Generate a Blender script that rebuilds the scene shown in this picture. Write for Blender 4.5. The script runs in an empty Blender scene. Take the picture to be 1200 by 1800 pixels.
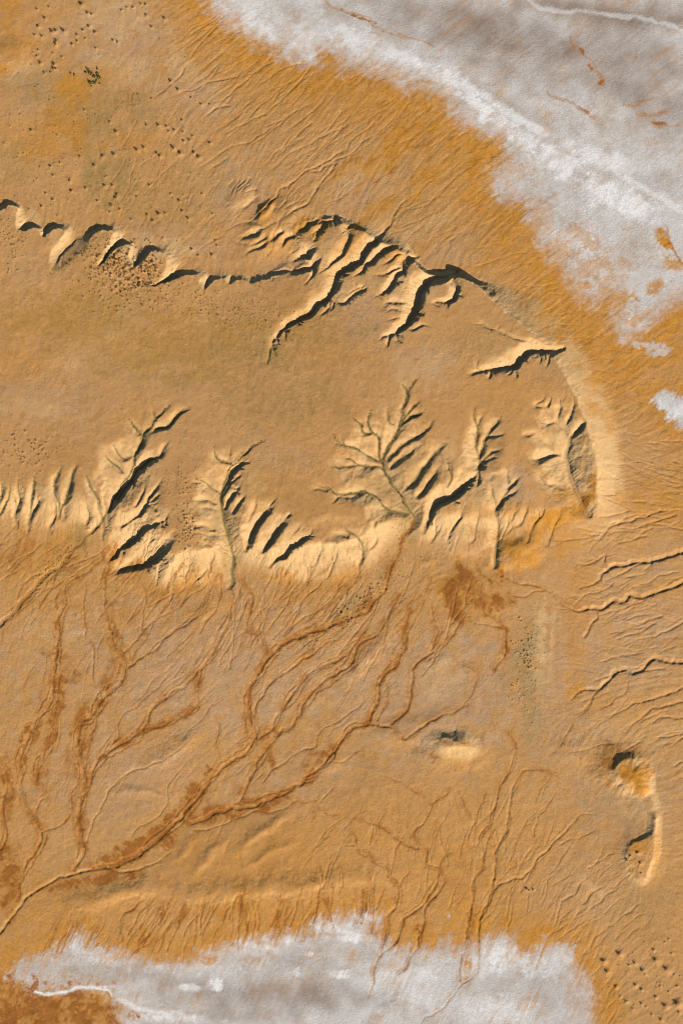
import bpy, math, random
import numpy as np
from mathutils import Vector

random.seed(7)
RNG = np.random.default_rng(11)
S = 0.5                                   # metres per map unit: the ground shown is 600 m wide and 900 m tall
scene = bpy.context.scene

# ------------------------------------------------------------------ camera, sky, sun, exposure
cam_data = bpy.data.cameras.new('camera')
cam = bpy.data.objects.new('camera', cam_data)
scene.collection.objects.link(cam)
cam.location = (0, 0, 2008)
cam.rotation_euler = (0, 0, 0)            # an aircraft looking straight down
cam_data.sensor_fit = 'VERTICAL'
cam_data.sensor_height = 36
cam_data.lens = 36 * 2000 / 900.0
cam_data.clip_start = 10
cam_data.clip_end = 20000
scene.camera = cam

SUN_AZ = Vector((0.64, -0.77)).normalized()   # towards the sun, seen on the map
SUN_EL = math.radians(25)
world = bpy.data.worlds.new('World')
scene.world = world
world.use_nodes = True
wn = world.node_tree
sky = wn.nodes.new('ShaderNodeTexSky')
sky.sky_type = 'NISHITA'
sky.sun_disc = False
sky.sun_elevation = SUN_EL
sky.sun_rotation = math.atan2(SUN_AZ.x, SUN_AZ.y)
bg = wn.nodes['Background']
bg.inputs[1].default_value = 0.05
wn.links.new(sky.outputs[0], bg.inputs[0])

sun_data = bpy.data.lights.new('sun', 'SUN')
sun_data.energy = 5.0
sun_data.angle = math.radians(0.5)
sun_data.color = (1.0, 0.94, 0.85)
sun = bpy.data.objects.new('sun', sun_data)
scene.collection.objects.link(sun)
sdir = Vector((SUN_AZ.x * math.cos(SUN_EL), SUN_AZ.y * math.cos(SUN_EL), math.sin(SUN_EL)))
sun.rotation_euler = sdir.to_track_quat('Z', 'Y').to_euler()
sun.location = sdir * 3000

scene.view_settings.view_transform = 'Standard'
scene.view_settings.look = 'None'
scene.view_settings.exposure = 0.67
scene.view_settings.gamma = 1.0
scene.cycles.diffuse_bounces = 0
scene.cycles.filter_width = 0.9

# ------------------------------------------------------------------ grid (map units: x to the right, y downwards)
ST = 1.2
X0, X1, Y0, Y1 = -56.0, 1256.0, -56.0, 1856.0
gx = np.arange(X0, X1, ST, dtype=np.float32)
gy = np.arange(Y0, Y1, ST, dtype=np.float32)
NX, NY = len(gx), len(gy)
X, Y = np.meshgrid(gx, gy)
SUNX, SUNY = SUN_AZ.x, -SUN_AZ.y           # towards the sun in map axes

# ------------------------------------------------------------------ noise and small tools
TAB = RNG.random((256, 256)).astype(np.float32)
TABI = (TAB * 63.99).astype(np.uint8)
GC = np.cos(np.arange(64) * math.pi / 32).astype(np.float32); GS = np.sin(np.arange(64) * math.pi / 32).astype(np.float32)
def px(n): return max(1, int(round(n / ST)))
def vnoise(x, y, seed=0):
    x = x + seed * 17.31; y = y + seed * 9.77
    xf = np.floor(x); yf = np.floor(y)
    u = x - xf; v = y - yf
    xi = xf.astype(np.int32) & 255; yi = yf.astype(np.int32) & 255
    xj = (xi + 1) & 255; yj = (yi + 1) & 255
    u0, v0 = u, v
    u = u * u * (3 - 2 * u); v = v * v * (3 - 2 * v)
    def g(j, i, du, dv):
        k = TABI[j, i]
        return GC[k] * du + GS[k] * dv
    a = g(yi, xi, u0, v0); b = g(yi, xj, u0 - 1, v0); c = g(yj, xi, u0, v0 - 1); d = g(yj, xj, u0 - 1, v0 - 1)
    return 0.5 + 0.78 * ((a + (b - a) * u) * (1 - v) + (c + (d - c) * u) * v)
def fbm(x, y, scale, octv=4, seed=0, gain=0.5):
    out = 0; amp = 1; tot = 0; f = 1.0 / scale
    for o in range(octv):
        r = 0.6 * o + 0.3                  # turned each octave so the lattice does not show
        cx, sx = math.cos(r), math.sin(r)
        out = out + amp * vnoise((x * cx - y * sx) * f, (x * sx + y * cx) * f, seed + o * 3.7)
        tot += amp; amp *= gain; f *= 2.03
    return (out / tot - 0.5) * 2
def sstep(a, b, x):
    t = np.clip((x - a) / (b - a), 0, 1)
    return t * t * (3 - 2 * t)
def blur(a, r):
    if r < 1: return a
    for ax in (0, 1):
        for _ in range(2):
            p = np.pad(a, [(r + 1, r) if i == ax else (0, 0) for i in (0, 1)], mode='edge')
            c = np.cumsum(p, axis=ax, dtype=np.float64)
            n = a.shape[ax]
            hi = np.take(c, np.arange(2 * r + 1, 2 * r + 1 + n), axis=ax)
            lo = np.take(c, np.arange(0, n), axis=ax)
            a = ((hi - lo) / (2 * r + 1)).astype(np.float32)
    return a
def samp(a, x, y):
    xi = np.clip((np.asarray(x) - X0) / ST, 0, NX - 1.001); yi = np.clip((np.asarray(y) - Y0) / ST, 0, NY - 1.001)
    i = xi.astype(int); j = yi.astype(int); u = xi - i; v = yi - j
    return (a[j, i] * (1 - u) + a[j, i + 1] * u) * (1 - v) + (a[j + 1, i] * (1 - u) + a[j + 1, i + 1] * u) * v
def rbf(pts, lin=True):
    P = np.array(pts, dtype=np.float64); n = len(P)
    c = P[:, :2] / 1000.0
    d = np.sqrt(((c[:, None] - c[None]) ** 2).sum(-1))
    A = np.zeros((n + 3, n + 3)); A[:n, :n] = d + np.eye(n) * -0.02
    A[:n, n] = 1; A[:n, n + 1:] = c; A[n, :n] = 1; A[n + 1:, :n] = c.T
    w = np.linalg.solve(A, np.r_[P[:, 2], 0, 0, 0])
    xs = np.linspace(X0, X1, 110); ys = np.linspace(Y0, Y1, 160)
    gxx, gyy = np.meshgrid(xs / 1000, ys / 1000)
    f = w[n] + w[n + 1] * gxx + w[n + 2] * gyy
    for k in range(n): f += w[k] * np.hypot(gxx - c[k, 0], gyy - c[k, 1])
    xi = np.clip((gx - X0) / (X1 - X0) * 109, 0, 108.999); yi = np.clip((gy - Y0) / (Y1 - Y0) * 159, 0, 158.999)
    i = xi.astype(int); j = yi.astype(int); u = (xi - i)[None, :]; v = (yi - j)[:, None]
    r = (f[j][:, i] * (1 - u) + f[j][:, i + 1] * u) * (1 - v) + (f[j + 1][:, i] * (1 - u) + f[j + 1][:, i + 1] * u) * v
    return blur(r.astype(np.float32), 8)
def spline(pts, step=4.0, jit=1.2, seed=None):
    """a smooth, slightly wandering line through the points"""
    P = np.array(pts, dtype=np.float64)
    Q = np.vstack([2 * P[0] - P[1], P, 2 * P[-1] - P[-2]])
    out = []
    for i in range(len(P) - 1):
        p0, p1, p2, p3 = Q[i], Q[i + 1], Q[i + 2], Q[i + 3]
        L = np.hypot(*(p2[:2] - p1[:2])); n = max(1, int(L / step))
        for k in range(n):
            t = k / n
            out.append(0.5 * (2 * p1 + (p2 - p0) * t + (2 * p0 - 5 * p1 + 4 * p2 - p3) * t * t + (3 * p1 - p0 - 3 * p2 + p3) * t ** 3))
    out.append(P[-1]); out = np.array(out)
    if jit > 0 and len(out) > 3:
        n = len(out)
        w = RNG.normal(size=(n + 4, 2)); w = (w[:-4] + 2 * w[1:-3] + 3 * w[2:-2] + 2 * w[3:-1] + w[4:]) / 4.4
        w[0] = 0
        out[:, :2] += w * jit
    return out
def segs(P, A, R, GX=None, GY=None):
    """windows round each segment: slices, distance, interpolated attributes, offset direction"""
    GX = X if GX is None else GX; GY = Y if GY is None else GY
    for i in range(len(P) - 1):
        ax, ay = P[i][0], P[i][1]; bx, by = P[i + 1][0], P[i + 1][1]
        r = R if np.isscalar(R) else max(R[i], R[i + 1])
        i0 = int((min(ax, bx) - r - X0) / ST); i1 = int((max(ax, bx) + r - X0) / ST) + 2
        j0 = int((min(ay, by) - r - Y0) / ST); j1 = int((max(ay, by) + r - Y0) / ST) + 2
        i0 = max(i0, 0); j0 = max(j0, 0); i1 = min(i1, NX); j1 = min(j1, NY)
        if i1 <= i0 or j1 <= j0: continue
        sl = (slice(j0, j1), slice(i0, i1))
        px = GX[sl] - ax; py = GY[sl] - ay
        dx, dy = bx - ax, by - ay
        l2 = dx * dx + dy * dy + 1e-9
        t = np.clip((px * dx + py * dy) / l2, 0, 1)
        ox = px - t * dx; oy = py - t * dy
        d = np.sqrt(ox * ox + oy * oy)
        yield sl, d, [a[i] + (a[i + 1] - a[i]) * t for a in A], ox, oy
def smin(a, b, k):
    h = np.clip(0.5 + 0.5 * (b - a) / k, 0, 1)
    return b + (a - b) * h - k * h * (1 - h)
def inside(poly, GX, GY):
    r = np.zeros(GX.shape, bool)
    n = len(poly)
    for i in range(n):
        x1, y1 = poly[i][:2]; x2, y2 = poly[(i + 1) % n][:2]
        if y1 == y2: continue
        j0 = max(int((min(y1, y2) - 12 - Y0) / ST), 0); j1 = min(int((max(y1, y2) + 12 - Y0) / ST) + 2, NY)
        if j1 <= j0: continue
        gyy = GY[j0:j1]; gxx = GX[j0:j1]
        c = ((y1 > gyy) != (y2 > gyy)) & (gxx < (x2 - x1) * (gyy - y1) / (y2 - y1) + x1)
        r[j0:j1] ^= c
    return r
def poly_sd(poly, R, GX, GY, attr=None):
    """signed distance to a closed outline (positive inside), with one attribute carried from the nearest edge"""
    P = np.array([p[:2] for p in poly] + [poly[0][:2]], float)
    A = np.array(list(attr) + [attr[0]], float) if attr is not None else np.zeros(len(P))
    D = np.full(X.shape, float(R), np.float32); W = np.full(X.shape, float(A.mean()), np.float32)
    for sl, d, at, ox, oy in segs(P, [A], R, GX, GY):
        m = d < D[sl]
        D[sl] = np.where(m, d, D[sl]); W[sl] = np.where(m, at[0], W[sl])
    ins = inside([tuple(p) for p in P[:-1]], GX, GY)
    return np.where(ins, D, -D), W
def blob(x, y, rx, ry, ang=0, wob=0.35, seed=0):
    """soft uneven patch, 0..1"""
    a = math.radians(ang); c, s = math.cos(a), math.sin(a)
    R = max(rx, ry) * 1.7
    i0 = max(int((x - R - X0) / ST), 0); i1 = min(int((x + R - X0) / ST) + 1, NX)
    j0 = max(int((y - R - Y0) / ST), 0); j1 = min(int((y + R - Y0) / ST) + 1, NY)
    sl = (slice(j0, j1), slice(i0, i1))
    px = X[sl] - x; py = Y[sl] - y
    u = (px * c + py * s) / rx; v = (-px * s + py * c) / ry
    q = np.sqrt(u * u + v * v) + wob * WOB[sl]
    return sl, 1 - sstep(0.35, 1.15, q)
WX = fbm(X, Y, 22, 4, 1); WY = fbm(X, Y, 22, 4, 2); WOB = 1.6 * fbm(X, Y, 30, 5, 5, 0.62)
FX = fbm(X, Y, 6, 3, 3); FY = fbm(X, Y, 6, 3, 4)
XW = X + 4.0 * WX + 0.8 * FX; YW = Y + 4.0 * WY + 0.8 * FY        # gently warped map, so that drawn outlines come out ragged
XS = X + 11 * WX; YS = Y + 11 * WY          # strongly warped, for the salt edges

# ------------------------------------------------------------------ the land: drawn lines, x right and y down in map units
BASE = [(900,100,0),(1100,300,0),(600,40,0),(1200,0,0),(800,0,0),(1200,200,0),(1250,400,0),(500,92,1),(420,52,1.5),(800,200,1),(890,330,1),(1050,530,1),(1150,700,.7),(1200,600,0),
(800,465,11),(900,535,10),(1000,630,9),(1080,760,8),(660,395,12),(560,360,12),(450,310,13),(400,250,12),(350,150,11),(300,50,10),(250,0,9),
(100,100,10),(0,0,9),(200,250,13),(50,300,13),(300,400,14),(150,380,14),(0,350,14),(600,250,7),(750,330,6.5),(950,430,4.5),(1050,640,4),
(1100,900,7.5),(1200,900,3),(1200,1100,2),(1200,1300,3),(1050,1050,9),(1000,1200,9),(1100,1250,6),(950,1100,10),(1150,1000,5),
(0,950,10),(200,1000,11),(400,1040,12),(560,1040,12),(720,1000,11.5),(850,1000,13),(950,1000,13),(0,800,13),(0,600,14),(300,700,14),(600,700,14),(800,700,13),
(0,1200,5),(0,1400,2.5),(0,1600,1),(100,1300,4.5),(200,1200,7.5),(300,1300,7.5),(200,1450,3.5),(300,1460,3.5),(450,1300,6.5),(600,1200,9),(600,1330,7.5),(750,1200,10.5),(800,1300,11.5),(900,1200,11),(430,1420,5),(100,1545,1.5),
(450,1500,8.5),(300,1570,6.5),(600,1450,9),(750,1370,10.5),(900,1330,11),(1000,1350,11),(1050,1450,10),(1100,1500,10),(550,1570,7.5),(400,1590,7),(150,1600,4.5),(100,1650,1.5),
(300,1690,.5),(500,1655,.7),(700,1670,.7),(900,1680,.7),(1050,1750,1.5),(600,1780,0),(200,1760,0),(900,1790,0),(1200,1790,6),(1150,1650,7),(1200,1500,7),(1200,1400,5),(700,1530,5.5),(850,1530,5),(950,1580,6),(0,1780,0)]
TOP = [(0,450,22),(0,650,23),(0,850,24),(200,470,22),(200,600,23),(200,800,26),(300,480,22),(400,520,19.5),(400,700,27),(550,500,22.5),(550,700,29),(550,920,31),(330,930,31),(700,500,28),(700,620,30),(850,620,30),(950,620,28),(1000,700,29),(1040,800,29),(900,750,30),(800,720,30),(760,880,30),(900,880,27),(1000,870,22),(600,420,22),(560,400,19)]
RIM = [(-80,372,14),(0,370,12),(14,362,12),(32,364,14),(30,384,24),(30,402,22),(44,408,10),(58,400,10),(72,404,16),(76,419,14),(90,408,10),(103,402,10),(116,408,22),(102,428,30),(86,452,32),(92,476,60),(115,468,60),(140,448,55),(155,432,40),(165,412,10),(186,404,10),(200,410,26),(186,440,30),(171,470,28),(183,462,10),(197,444,10),(215,431,10),(230,430,14),(228,455,22),(236,468,12),(250,460,10),(268,440,10),(287,446,18),(293,465,34),(285,490,34),(264,503,10),(290,497,10),(312,488,10),(350,484,16),(352,500,18),(360,508,10),(373,495,10),(395,489,16),(402,500,12),(425,490,12),(440,500,14),(458,492,12),(474,490,10),(490,478,12),(505,474,18),(515,482,14),(537,472,16),(545,482,22),(532,500,14),(552,487,18),(562,470,34),(545,440,46),(530,415,30),(547,393,18),(560,391,16),(572,386,14),(592,386,16),(612,400,20),(640,410,20),(665,425,22),(700,440,22),(722,455,20),(745,480,20),(770,488,22),(790,487,22),(815,492,24),(840,504,28),(865,527,38),(890,552,52),(915,572,66),(940,596,66),(962,618,64),(982,648,64),(998,672,66),(1010,700,66),(1024,735,62),(1036,775,56),(1046,810,54),(1047,845,60),(1040,872,80),(1010,888,90),(960,892,90),(900,895,85),(850,903,75),(800,905,75),(772,906,62),(748,908,60),(728,888,75),(708,874,80),(692,878,80),(674,900,75),(652,926,60),(632,950,60),(590,956,64),(545,958,64),(500,972,58),(470,955,64),(432,945,60),(414,924,66),(398,912,70),(388,926,70),(384,956,66),(355,965,74),(320,972,68),(298,990,52),(285,960,55),(255,930,60),(222,905,66),(205,886,70),(190,878,70),(172,886,60),(110,878,80),(60,872,78),(0,866,78),(-80,866,78)]

# gullies cut into the mesa: depth, half floor, slope of the sunny bank, slope of the shaded bank, depth at the mouth, scrub on its floor, line from head to mouth
GULLY = [
# north side
(10,1.2,.38,2.2,2,0,[(470,640),(474,622),(480,600),(493,585),(510,568),(533,557),(547,547),(558,534),(573,529),(583,506),(590,490),(603,474),(627,461),(643,438),(658,428),(672,412),(684,398)]),
(13.5,2,.42,2.6,3,0,[(668,597),(690,586),(704,578),(712,572),(720,557),(728,535),(735,513),(745,498),(756,491),(780,487),(802,478)]),
(3,.6,.5,1.5,2,0,[(757,575),(740,572),(724,578),(712,572)]),
(3,.6,.5,1.5,2,0,[(684,600),(690,588),(704,578)]),
(7.5,1.5,.5,2.2,2.5,0,[(757,533),(772,530),(788,531),(798,520),(800,505),(795,490),(803,480)]),
(7,1,.42,2.0,2,0,[(622,486),(637,476),(640,466),(653,462),(664,446),(672,437),(683,437),(694,434)]),
(4.5,.8,.45,1.7,1.5,0,[(655,484),(672,484),(688,476),(704,468),(708,458),(722,455),(733,450)]),
(7,1,.45,2.0,3,0,[(657,524),(672,514),(687,500),(700,480),(708,472),(708,460),(718,455)]),
(3,.6,.5,1.5,1,0,[(672,468),(685,458),(695,450),(710,446)]),
(4.5,.8,.4,1.7,2,0,[(672,540),(682,533),(694,531),(708,534),(727,532)]),
(2.5,.6,.4,1.4,2,0,[(676,550),(690,545),(706,548),(722,546)]),
(2,.6,.4,1.4,2,0,[(680,563),(695,560),(712,564)]),
(4,.8,.5,1.7,3,0,[(596,520),(604,515),(612,518),(620,512),(636,508),(618,520),(605,532),(590,528),(582,508)]),
(3.5,.6,.5,1.6,2,0,[(607,538),(612,528),(620,518),(640,510)]),
(3,.6,.5,1.6,2,0,[(579,548),(585,538),(588,530)]),
(3,.6,.5,1.6,2,0,[(562,560),(570,548),(578,540),(580,528)]),
(3,.6,.5,1.6,2,0,[(545,560),(552,552),(560,540)]),
(5.5,1,.4,1.7,2,0,[(555,424),(557,410),(566,398),(573,388),(584,386),(598,380)]),
(4.5,1,.4,1.6,1,0,[(520,412),(526,403),(535,398),(541,391),(552,389),(562,380)]),
(5.5,.8,.4,1.8,1.5,0,[(560,483),(578,467),(592,455),(601,446),(602,437),(611,425),(613,412),(608,402),(620,395)]),
(4,.8,.4,1.4,1,0,[(494,436),(500,424),(506,418),(514,416)]),
(4,.8,.4,1.5,1,0,[(475,424),(482,416),(487,409),(494,408)]),
(3,.7,.4,1.2,1,0,[(421,425),(430,416),(441,413),(452,412)]),
(2.4,.6,.4,1.0,1,0,[(436,434),(448,428),(456,424),(464,418)]),
(2.6,.6,.4,1.2,1,0,[(428,449),(440,442),(450,437),(462,431)]),
(3,1,.35,1.2,1,0,[(512,458),(520,453),(530,450),(538,447)]),
(4.5,1,.4,1.7,1.5,0,[(478,488),(486,478),(497,474),(508,474)]),
(3.5,1,.4,1.6,1.5,0,[(506,484),(514,477),(527,476),(538,472),(550,468)]),
# north east corner
(2.4,.8,.4,1.6,1.5,0,[(836,563),(848,568),(858,577),(868,580),(880,585),(892,590),(910,597),(932,600),(965,604)]),
(2.5,.6,.5,1.4,2,0,[(840,560),(850,572),(862,580)]),
(2.5,.6,.5,1.4,2,0,[(832,572),(845,570),(858,577)]),
(2.2,.6,.5,1.4,2,0,[(880,575),(872,582),(884,588)]),
(10.5,2,.42,2.4,3,0,[(818,659),(832,655),(845,653),(868,648),(887,644),(901,646),(911,634),(920,625),(930,617),(945,615),(966,617),(990,612)]),
(3,.6,.5,1.5,3,0,[(905,668),(905,656),(900,646)]),
(3,.6,.5,1.5,3,0,[(889,662),(898,654),(902,646)]),
(2.4,.6,.5,1.4,2,0,[(838,632),(836,645),(845,653)]),
(2.4,.6,.5,1.4,2,0,[(822,665),(835,658),(850,653)]),
(3,.6,.5,1.6,3,0,[(957,647),(962,634),(958,622)]),
(2.5,.6,.5,1.6,2,0,[(946,640),(950,630),(948,618)]),
# east basin
(8.5,3,.26,1.3,2,0,[(1026,738),(1018,748),(1008,760),(1000,768),(997,785),(994,800),(998,820),(1003,840),(1010,862),(1018,878),(1024,892),(1036,905)]),
(8,1,.4,1.5,4,0,[(1028,742),(1018,750),(1006,766)]),
(3.5,4,.25,.4,2,0,[(1030,775),(1024,800),(1022,830),(1022,855),(1022,878)]),
(5,1,.3,1.1,5,0,[(944,742),(956,744),(968,743),(982,750),(994,760),(998,775)]),
(3,.6,.4,1.0,3,0,[(978,696),(982,712),(981,728),(980,742)]),
(3,.6,.4,1.0,3,0,[(956,692),(952,704),(940,712),(955,718),(964,730),(972,742)]),
(3,.6,.4,1.0,3,0,[(1006,695),(1006,712),(1000,730),(993,748)]),
(2.5,.6,.4,1.0,3,0,[(968,700),(960,714)]),
(2.5,.6,.4,1.0,3,0,[(938,730),(944,738),(955,744)]),
(6,1,.3,1.3,4,0,[(924,800),(935,807),(950,806),(965,801),(978,797),(990,800)]),
(4,1,.25,.8,3,0,[(932,765),(945,772),(958,780),(972,792)]),
(3,1,.3,.8,2,0,[(916,764),(928,766),(938,765)]),
(4,1,.3,.8,3,0,[(930,820),(945,835),(960,850),(975,852),(995,862),(1012,868)]),
(3,.6,.5,1.2,2,0,[(1004,832),(1004,848),(1006,856)]),(3,.6,.5,1.2,2,0,[(1012,834),(1011,846),(1012,858)]),(3,.6,.5,1.2,2,0,[(1022,838),(1021,852),(1020,868)]),
(3,.8,.3,1.2,2,0,[(968,866),(985,865),(1000,870),(1026,872)]),
# south side, eastern valleys
(12,2,.32,2.4,1.5,.2,[(847,814),(840,826),(833,836),(820,849),(808,862),(794,873),(778,880),(766,886),(757,898),(752,915),(744,935)]),
(4,.8,.3,.8,7,.6,[(833,718),(832,732),(837,750),(836,768),(838,790),(842,806),(844,820)]),
(4,.8,.3,.9,7,.5,[(879,732),(870,747),(860,762),(850,775),(845,792),(842,806)]),
(2,.6,.3,.8,3,.2,[(816,765),(830,762),(836,768)]),(2,.6,.3,.8,3,.2,[(888,763),(872,768),(858,768)]),(2.5,.6,.3,.8,3,.2,[(880,790),(864,796),(850,806)]),(2.5,.6,.3,.8,3,.2,[(873,805),(860,808),(848,816)]),(2,.6,.3,.8,3,.2,[(845,733),(838,748)]),
(5,1,.3,.8,2,.4,[(890,818),(892,835),(892,852),(889,868),(880,880),(872,892),(872,910),(875,932),(873,955),(870,978),(868,997)]),
(3,.7,.3,.8,4,.3,[(859,850),(863,865),(867,880),(871,892)]),(3,.7,.3,.9,4,.3,[(908,840),(900,850),(891,860)]),(3,.7,.3,.9,4,.3,[(908,862),(898,868),(886,876)]),
# south side, central valley
(5.5,2,.22,.55,1,1,[(731,668),(720,682),(716,692),(714,705),(707,715),(705,730),(701,747),(693,767),(681,787),(673,805),(673,826),(683,841),(697,860),(709,880),(718,897),(728,906),(726,922),(716,940)]),
(3,.8,.25,.8,4,.9,[(738,705),(728,713),(720,723),(710,734),(703,742)]),(4,.8,.25,1.1,4,.9,[(743,724),(733,730),(722,734),(712,742),(702,750)]),
(3,.6,.3,.7,3,.8,[(706,675),(713,686),(715,695)]),
(4,.8,.22,.6,5,.9,[(762,738),(756,748),(747,760),(735,766),(722,774),(710,782),(700,790),(690,800),(681,808)]),
(4,1,.22,.6,3,.4,[(730,790),(720,797),(709,804),(697,813),(686,822)]),
(5,1,.22,.6,4,.7,[(784,780),(772,792),(760,803),(750,816),(740,828),(733,838),(722,851),(708,866)]),
(4.5,1,.22,.7,3,.6,[(772,820),(765,832),(756,844),(744,860),(731,876)]),
(2.5,.6,.3,.6,3,.7,[(793,806),(790,822),(791,840),(789,858)]),(2,.6,.3,.6,3,.5,[(784,806),(788,825)]),
(4,.8,.25,.6,5,1,[(653,720),(648,732),(647,742),(652,757),(660,763),(666,771),(664,787),(667,806),(673,820)]),
(2.6,.7,.25,.6,3,1,[(620,735),(628,743),(635,750),(637,758),(646,764),(653,762)]),
(2.2,.6,.25,.6,3,.8,[(679,716),(682,728),(684,740),(691,747)]),
(4,.8,.25,.6,5,1,[(586,766),(594,775),(601,782),(612,786),(622,788),(632,793),(641,798),(652,805),(663,810),(673,814)]),
(2,.6,.25,.6,3,.8,[(588,780),(598,782)]),(2,.6,.25,.6,3,.8,[(600,765),(604,780)]),
(4,1,.2,.9,5,.9,[(584,822),(598,822),(615,820),(632,818),(648,820),(663,821),(675,825)]),
(2.5,.7,.2,.6,3,.9,[(606,806),(618,810),(630,817)]),
(6,1.2,.25,.55,2,1,[(573,855),(581,861),(588,867),(600,869),(613,868),(625,866),(636,865),(652,870),(664,877),(672,888),(684,896),(698,900),(715,902)]),
(4.5,1,.25,1.2,3,0,[(583,885),(590,878),(598,873),(612,872),(630,871)]),
(2.5,.7,.25,.8,2,.2,[(549,862),(562,860),(575,862)]),(2.2,.6,.25,.8,2,.2,[(558,852),(568,856),(578,860)]),
# south side, second valley
(6,2,.28,1.3,1.5,1,[(464,776),(452,783),(443,788),(434,796),(425,804),(414,814),(406,822),(400,838),(396,852),(390,868),(389,885),(392,902),(397,925),(404,955),(410,990),(407,1020),(405,1035)]),
(3.5,.8,.3,1.2,4,.6,[(375,784),(378,796),(382,806),(394,811),(405,815)]),(2,.6,.4,1,3,.3,[(372,800),(380,804)]),(2,.6,.4,1,3,.3,[(408,785),(404,800),(402,812)]),(2,.6,.4,1,3,.3,[(427,790),(420,800),(412,812)]),
(8.5,1,.30,2.0,4,0,[(436,812),(425,816),(413,823),(404,836),(397,850)]),(4,.8,.4,1.8,4,0,[(420,838),(410,846),(400,856),(392,868)]),(6,1,.4,1.9,4,0,[(420,856),(412,866),(404,876),(395,892)]),(3.5,.8,.4,1.6,3,0,[(432,868),(422,884),(412,900)]),
(4,.8,.25,1.0,5,.6,[(346,840),(358,848),(370,854),(382,864),(390,872)]),(2,.6,.3,.9,3,.2,[(338,850),(352,848)]),
(4,.8,.3,1.5,4,.2,[(332,876),(343,879),(355,879),(368,879),(380,884),(390,890)]),(2.5,.8,.25,.8,4,.2,[(350,894),(368,892),(388,898)]),
(4,1,.25,1.0,4,.1,[(324,917),(335,921),(346,925),(358,925),(376,930)]),(4,1.2,.25,.8,3,.1,[(340,937),(360,939),(378,941),(396,944)]),(4,1.2,.22,.7,3,0,[(352,950),(366,956),(380,962)]),
(8.5,1.2,.30,2.0,2,.1,[(484,878),(475,890),(466,900),(458,912),(448,926),(440,945),(430,968)]),
(8.5,1.2,.30,2.0,2,.1,[(507,907),(497,914),(491,924),(482,938),(474,952),(462,968)]),
(10,1.5,.30,2.2,1.5,0,[(549,928),(543,938),(535,947),(518,957),(505,965),(494,978),(482,988),(473,998)]),
(3,.8,.3,1.2,2,.2,[(452,872),(450,886),(446,900),(438,916)]),(3,.8,.3,1.2,2,0,[(527,920),(520,932),(512,946)]),
(4.5,1.5,.22,.8,2,.8,[(600,922),(608,932),(618,938),(628,944),(636,956),(638,972),(634,990)]),(4,1.5,.2,.9,4,0,[(584,943),(596,940),(610,942)]),
# south side, western valleys
(6,1.5,.26,1.5,1.5,1,[(300,712),(292,720),(284,727),(276,735),(268,748),(258,757),(252,764),(248,778),(242,790),(236,800),(236,818),(228,832),(216,850),(206,864),(198,880),(192,895),(176,918),(160,936)]),
(4,.8,.25,1.2,5,.9,[(334,717),(322,725),(310,734),(300,745),(288,752),(276,754)]),(2,.6,.3,.7,3,.8,[(268,716),(272,728),(274,738)]),
(3.5,.8,.24,.5,4,.9,[(228,738),(235,748),(246,763)]),(3.5,1,.22,.5,4,.8,[(202,780),(204,790),(210,800),(220,805),(232,800)]),(3.5,1,.22,.5,4,.8,[(187,800),(196,812),(206,820),(217,830)]),
(10,2,.3,2.4,2,.8,[(291,796),(284,801),(274,803),(263,808),(252,815),(241,826),(232,838),(226,848),(218,860),(208,875)]),
(3,.8,.3,.8,4,0,[(296,776),(287,786),(282,800)]),
(5,1,.3,.7,2,.8,[(152,833),(156,845),(160,857),(167,868),(174,880),(180,895)]),
(5,.8,.32,.7,1.5,.7,[(109,817),(105,830),(99,842),(97,856),(97,868),(104,885),(106,905)]),(5.5,.8,.32,.7,1.5,.8,[(136,815),(130,828),(125,842),(122,858),(120,870),(110,890),(104,908)]),
(5,.8,.32,.7,1.5,.9,[(63,836),(61,852),(59,868),(56,885),(52,905)]),(4.5,.8,.32,.7,1.5,.7,[(4,845),(4,862),(0,885)]),(3,.8,.25,.5,1,.4,[(27,870),(30,884),(33,900)]),
(4.5,.8,.38,1.6,2,0,[(284,846),(277,856),(270,866),(262,878),(254,890)]),(3,.6,.38,1.4,2,0,[(284,868),(276,876),(264,884)]),
(8.5,1.2,.30,2.0,1.5,0,[(278,883),(268,886),(256,890),(248,900),(236,909),(222,918),(213,926),(207,943)]),
(10,1.5,.30,2.2,1.5,0,[(297,904),(290,913),(278,920),(263,925),(250,930),(242,941),(228,952),(213,962),(202,980)]),
(9,1.2,.30,2.2,1.5,0,[(303,938),(300,950),(292,961),(286,974),(276,981),(260,989),(240,995),(213,1001)]),
(3,.6,.4,1,2,0,[(253,850),(250,870),(240,890)]),
]
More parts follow.
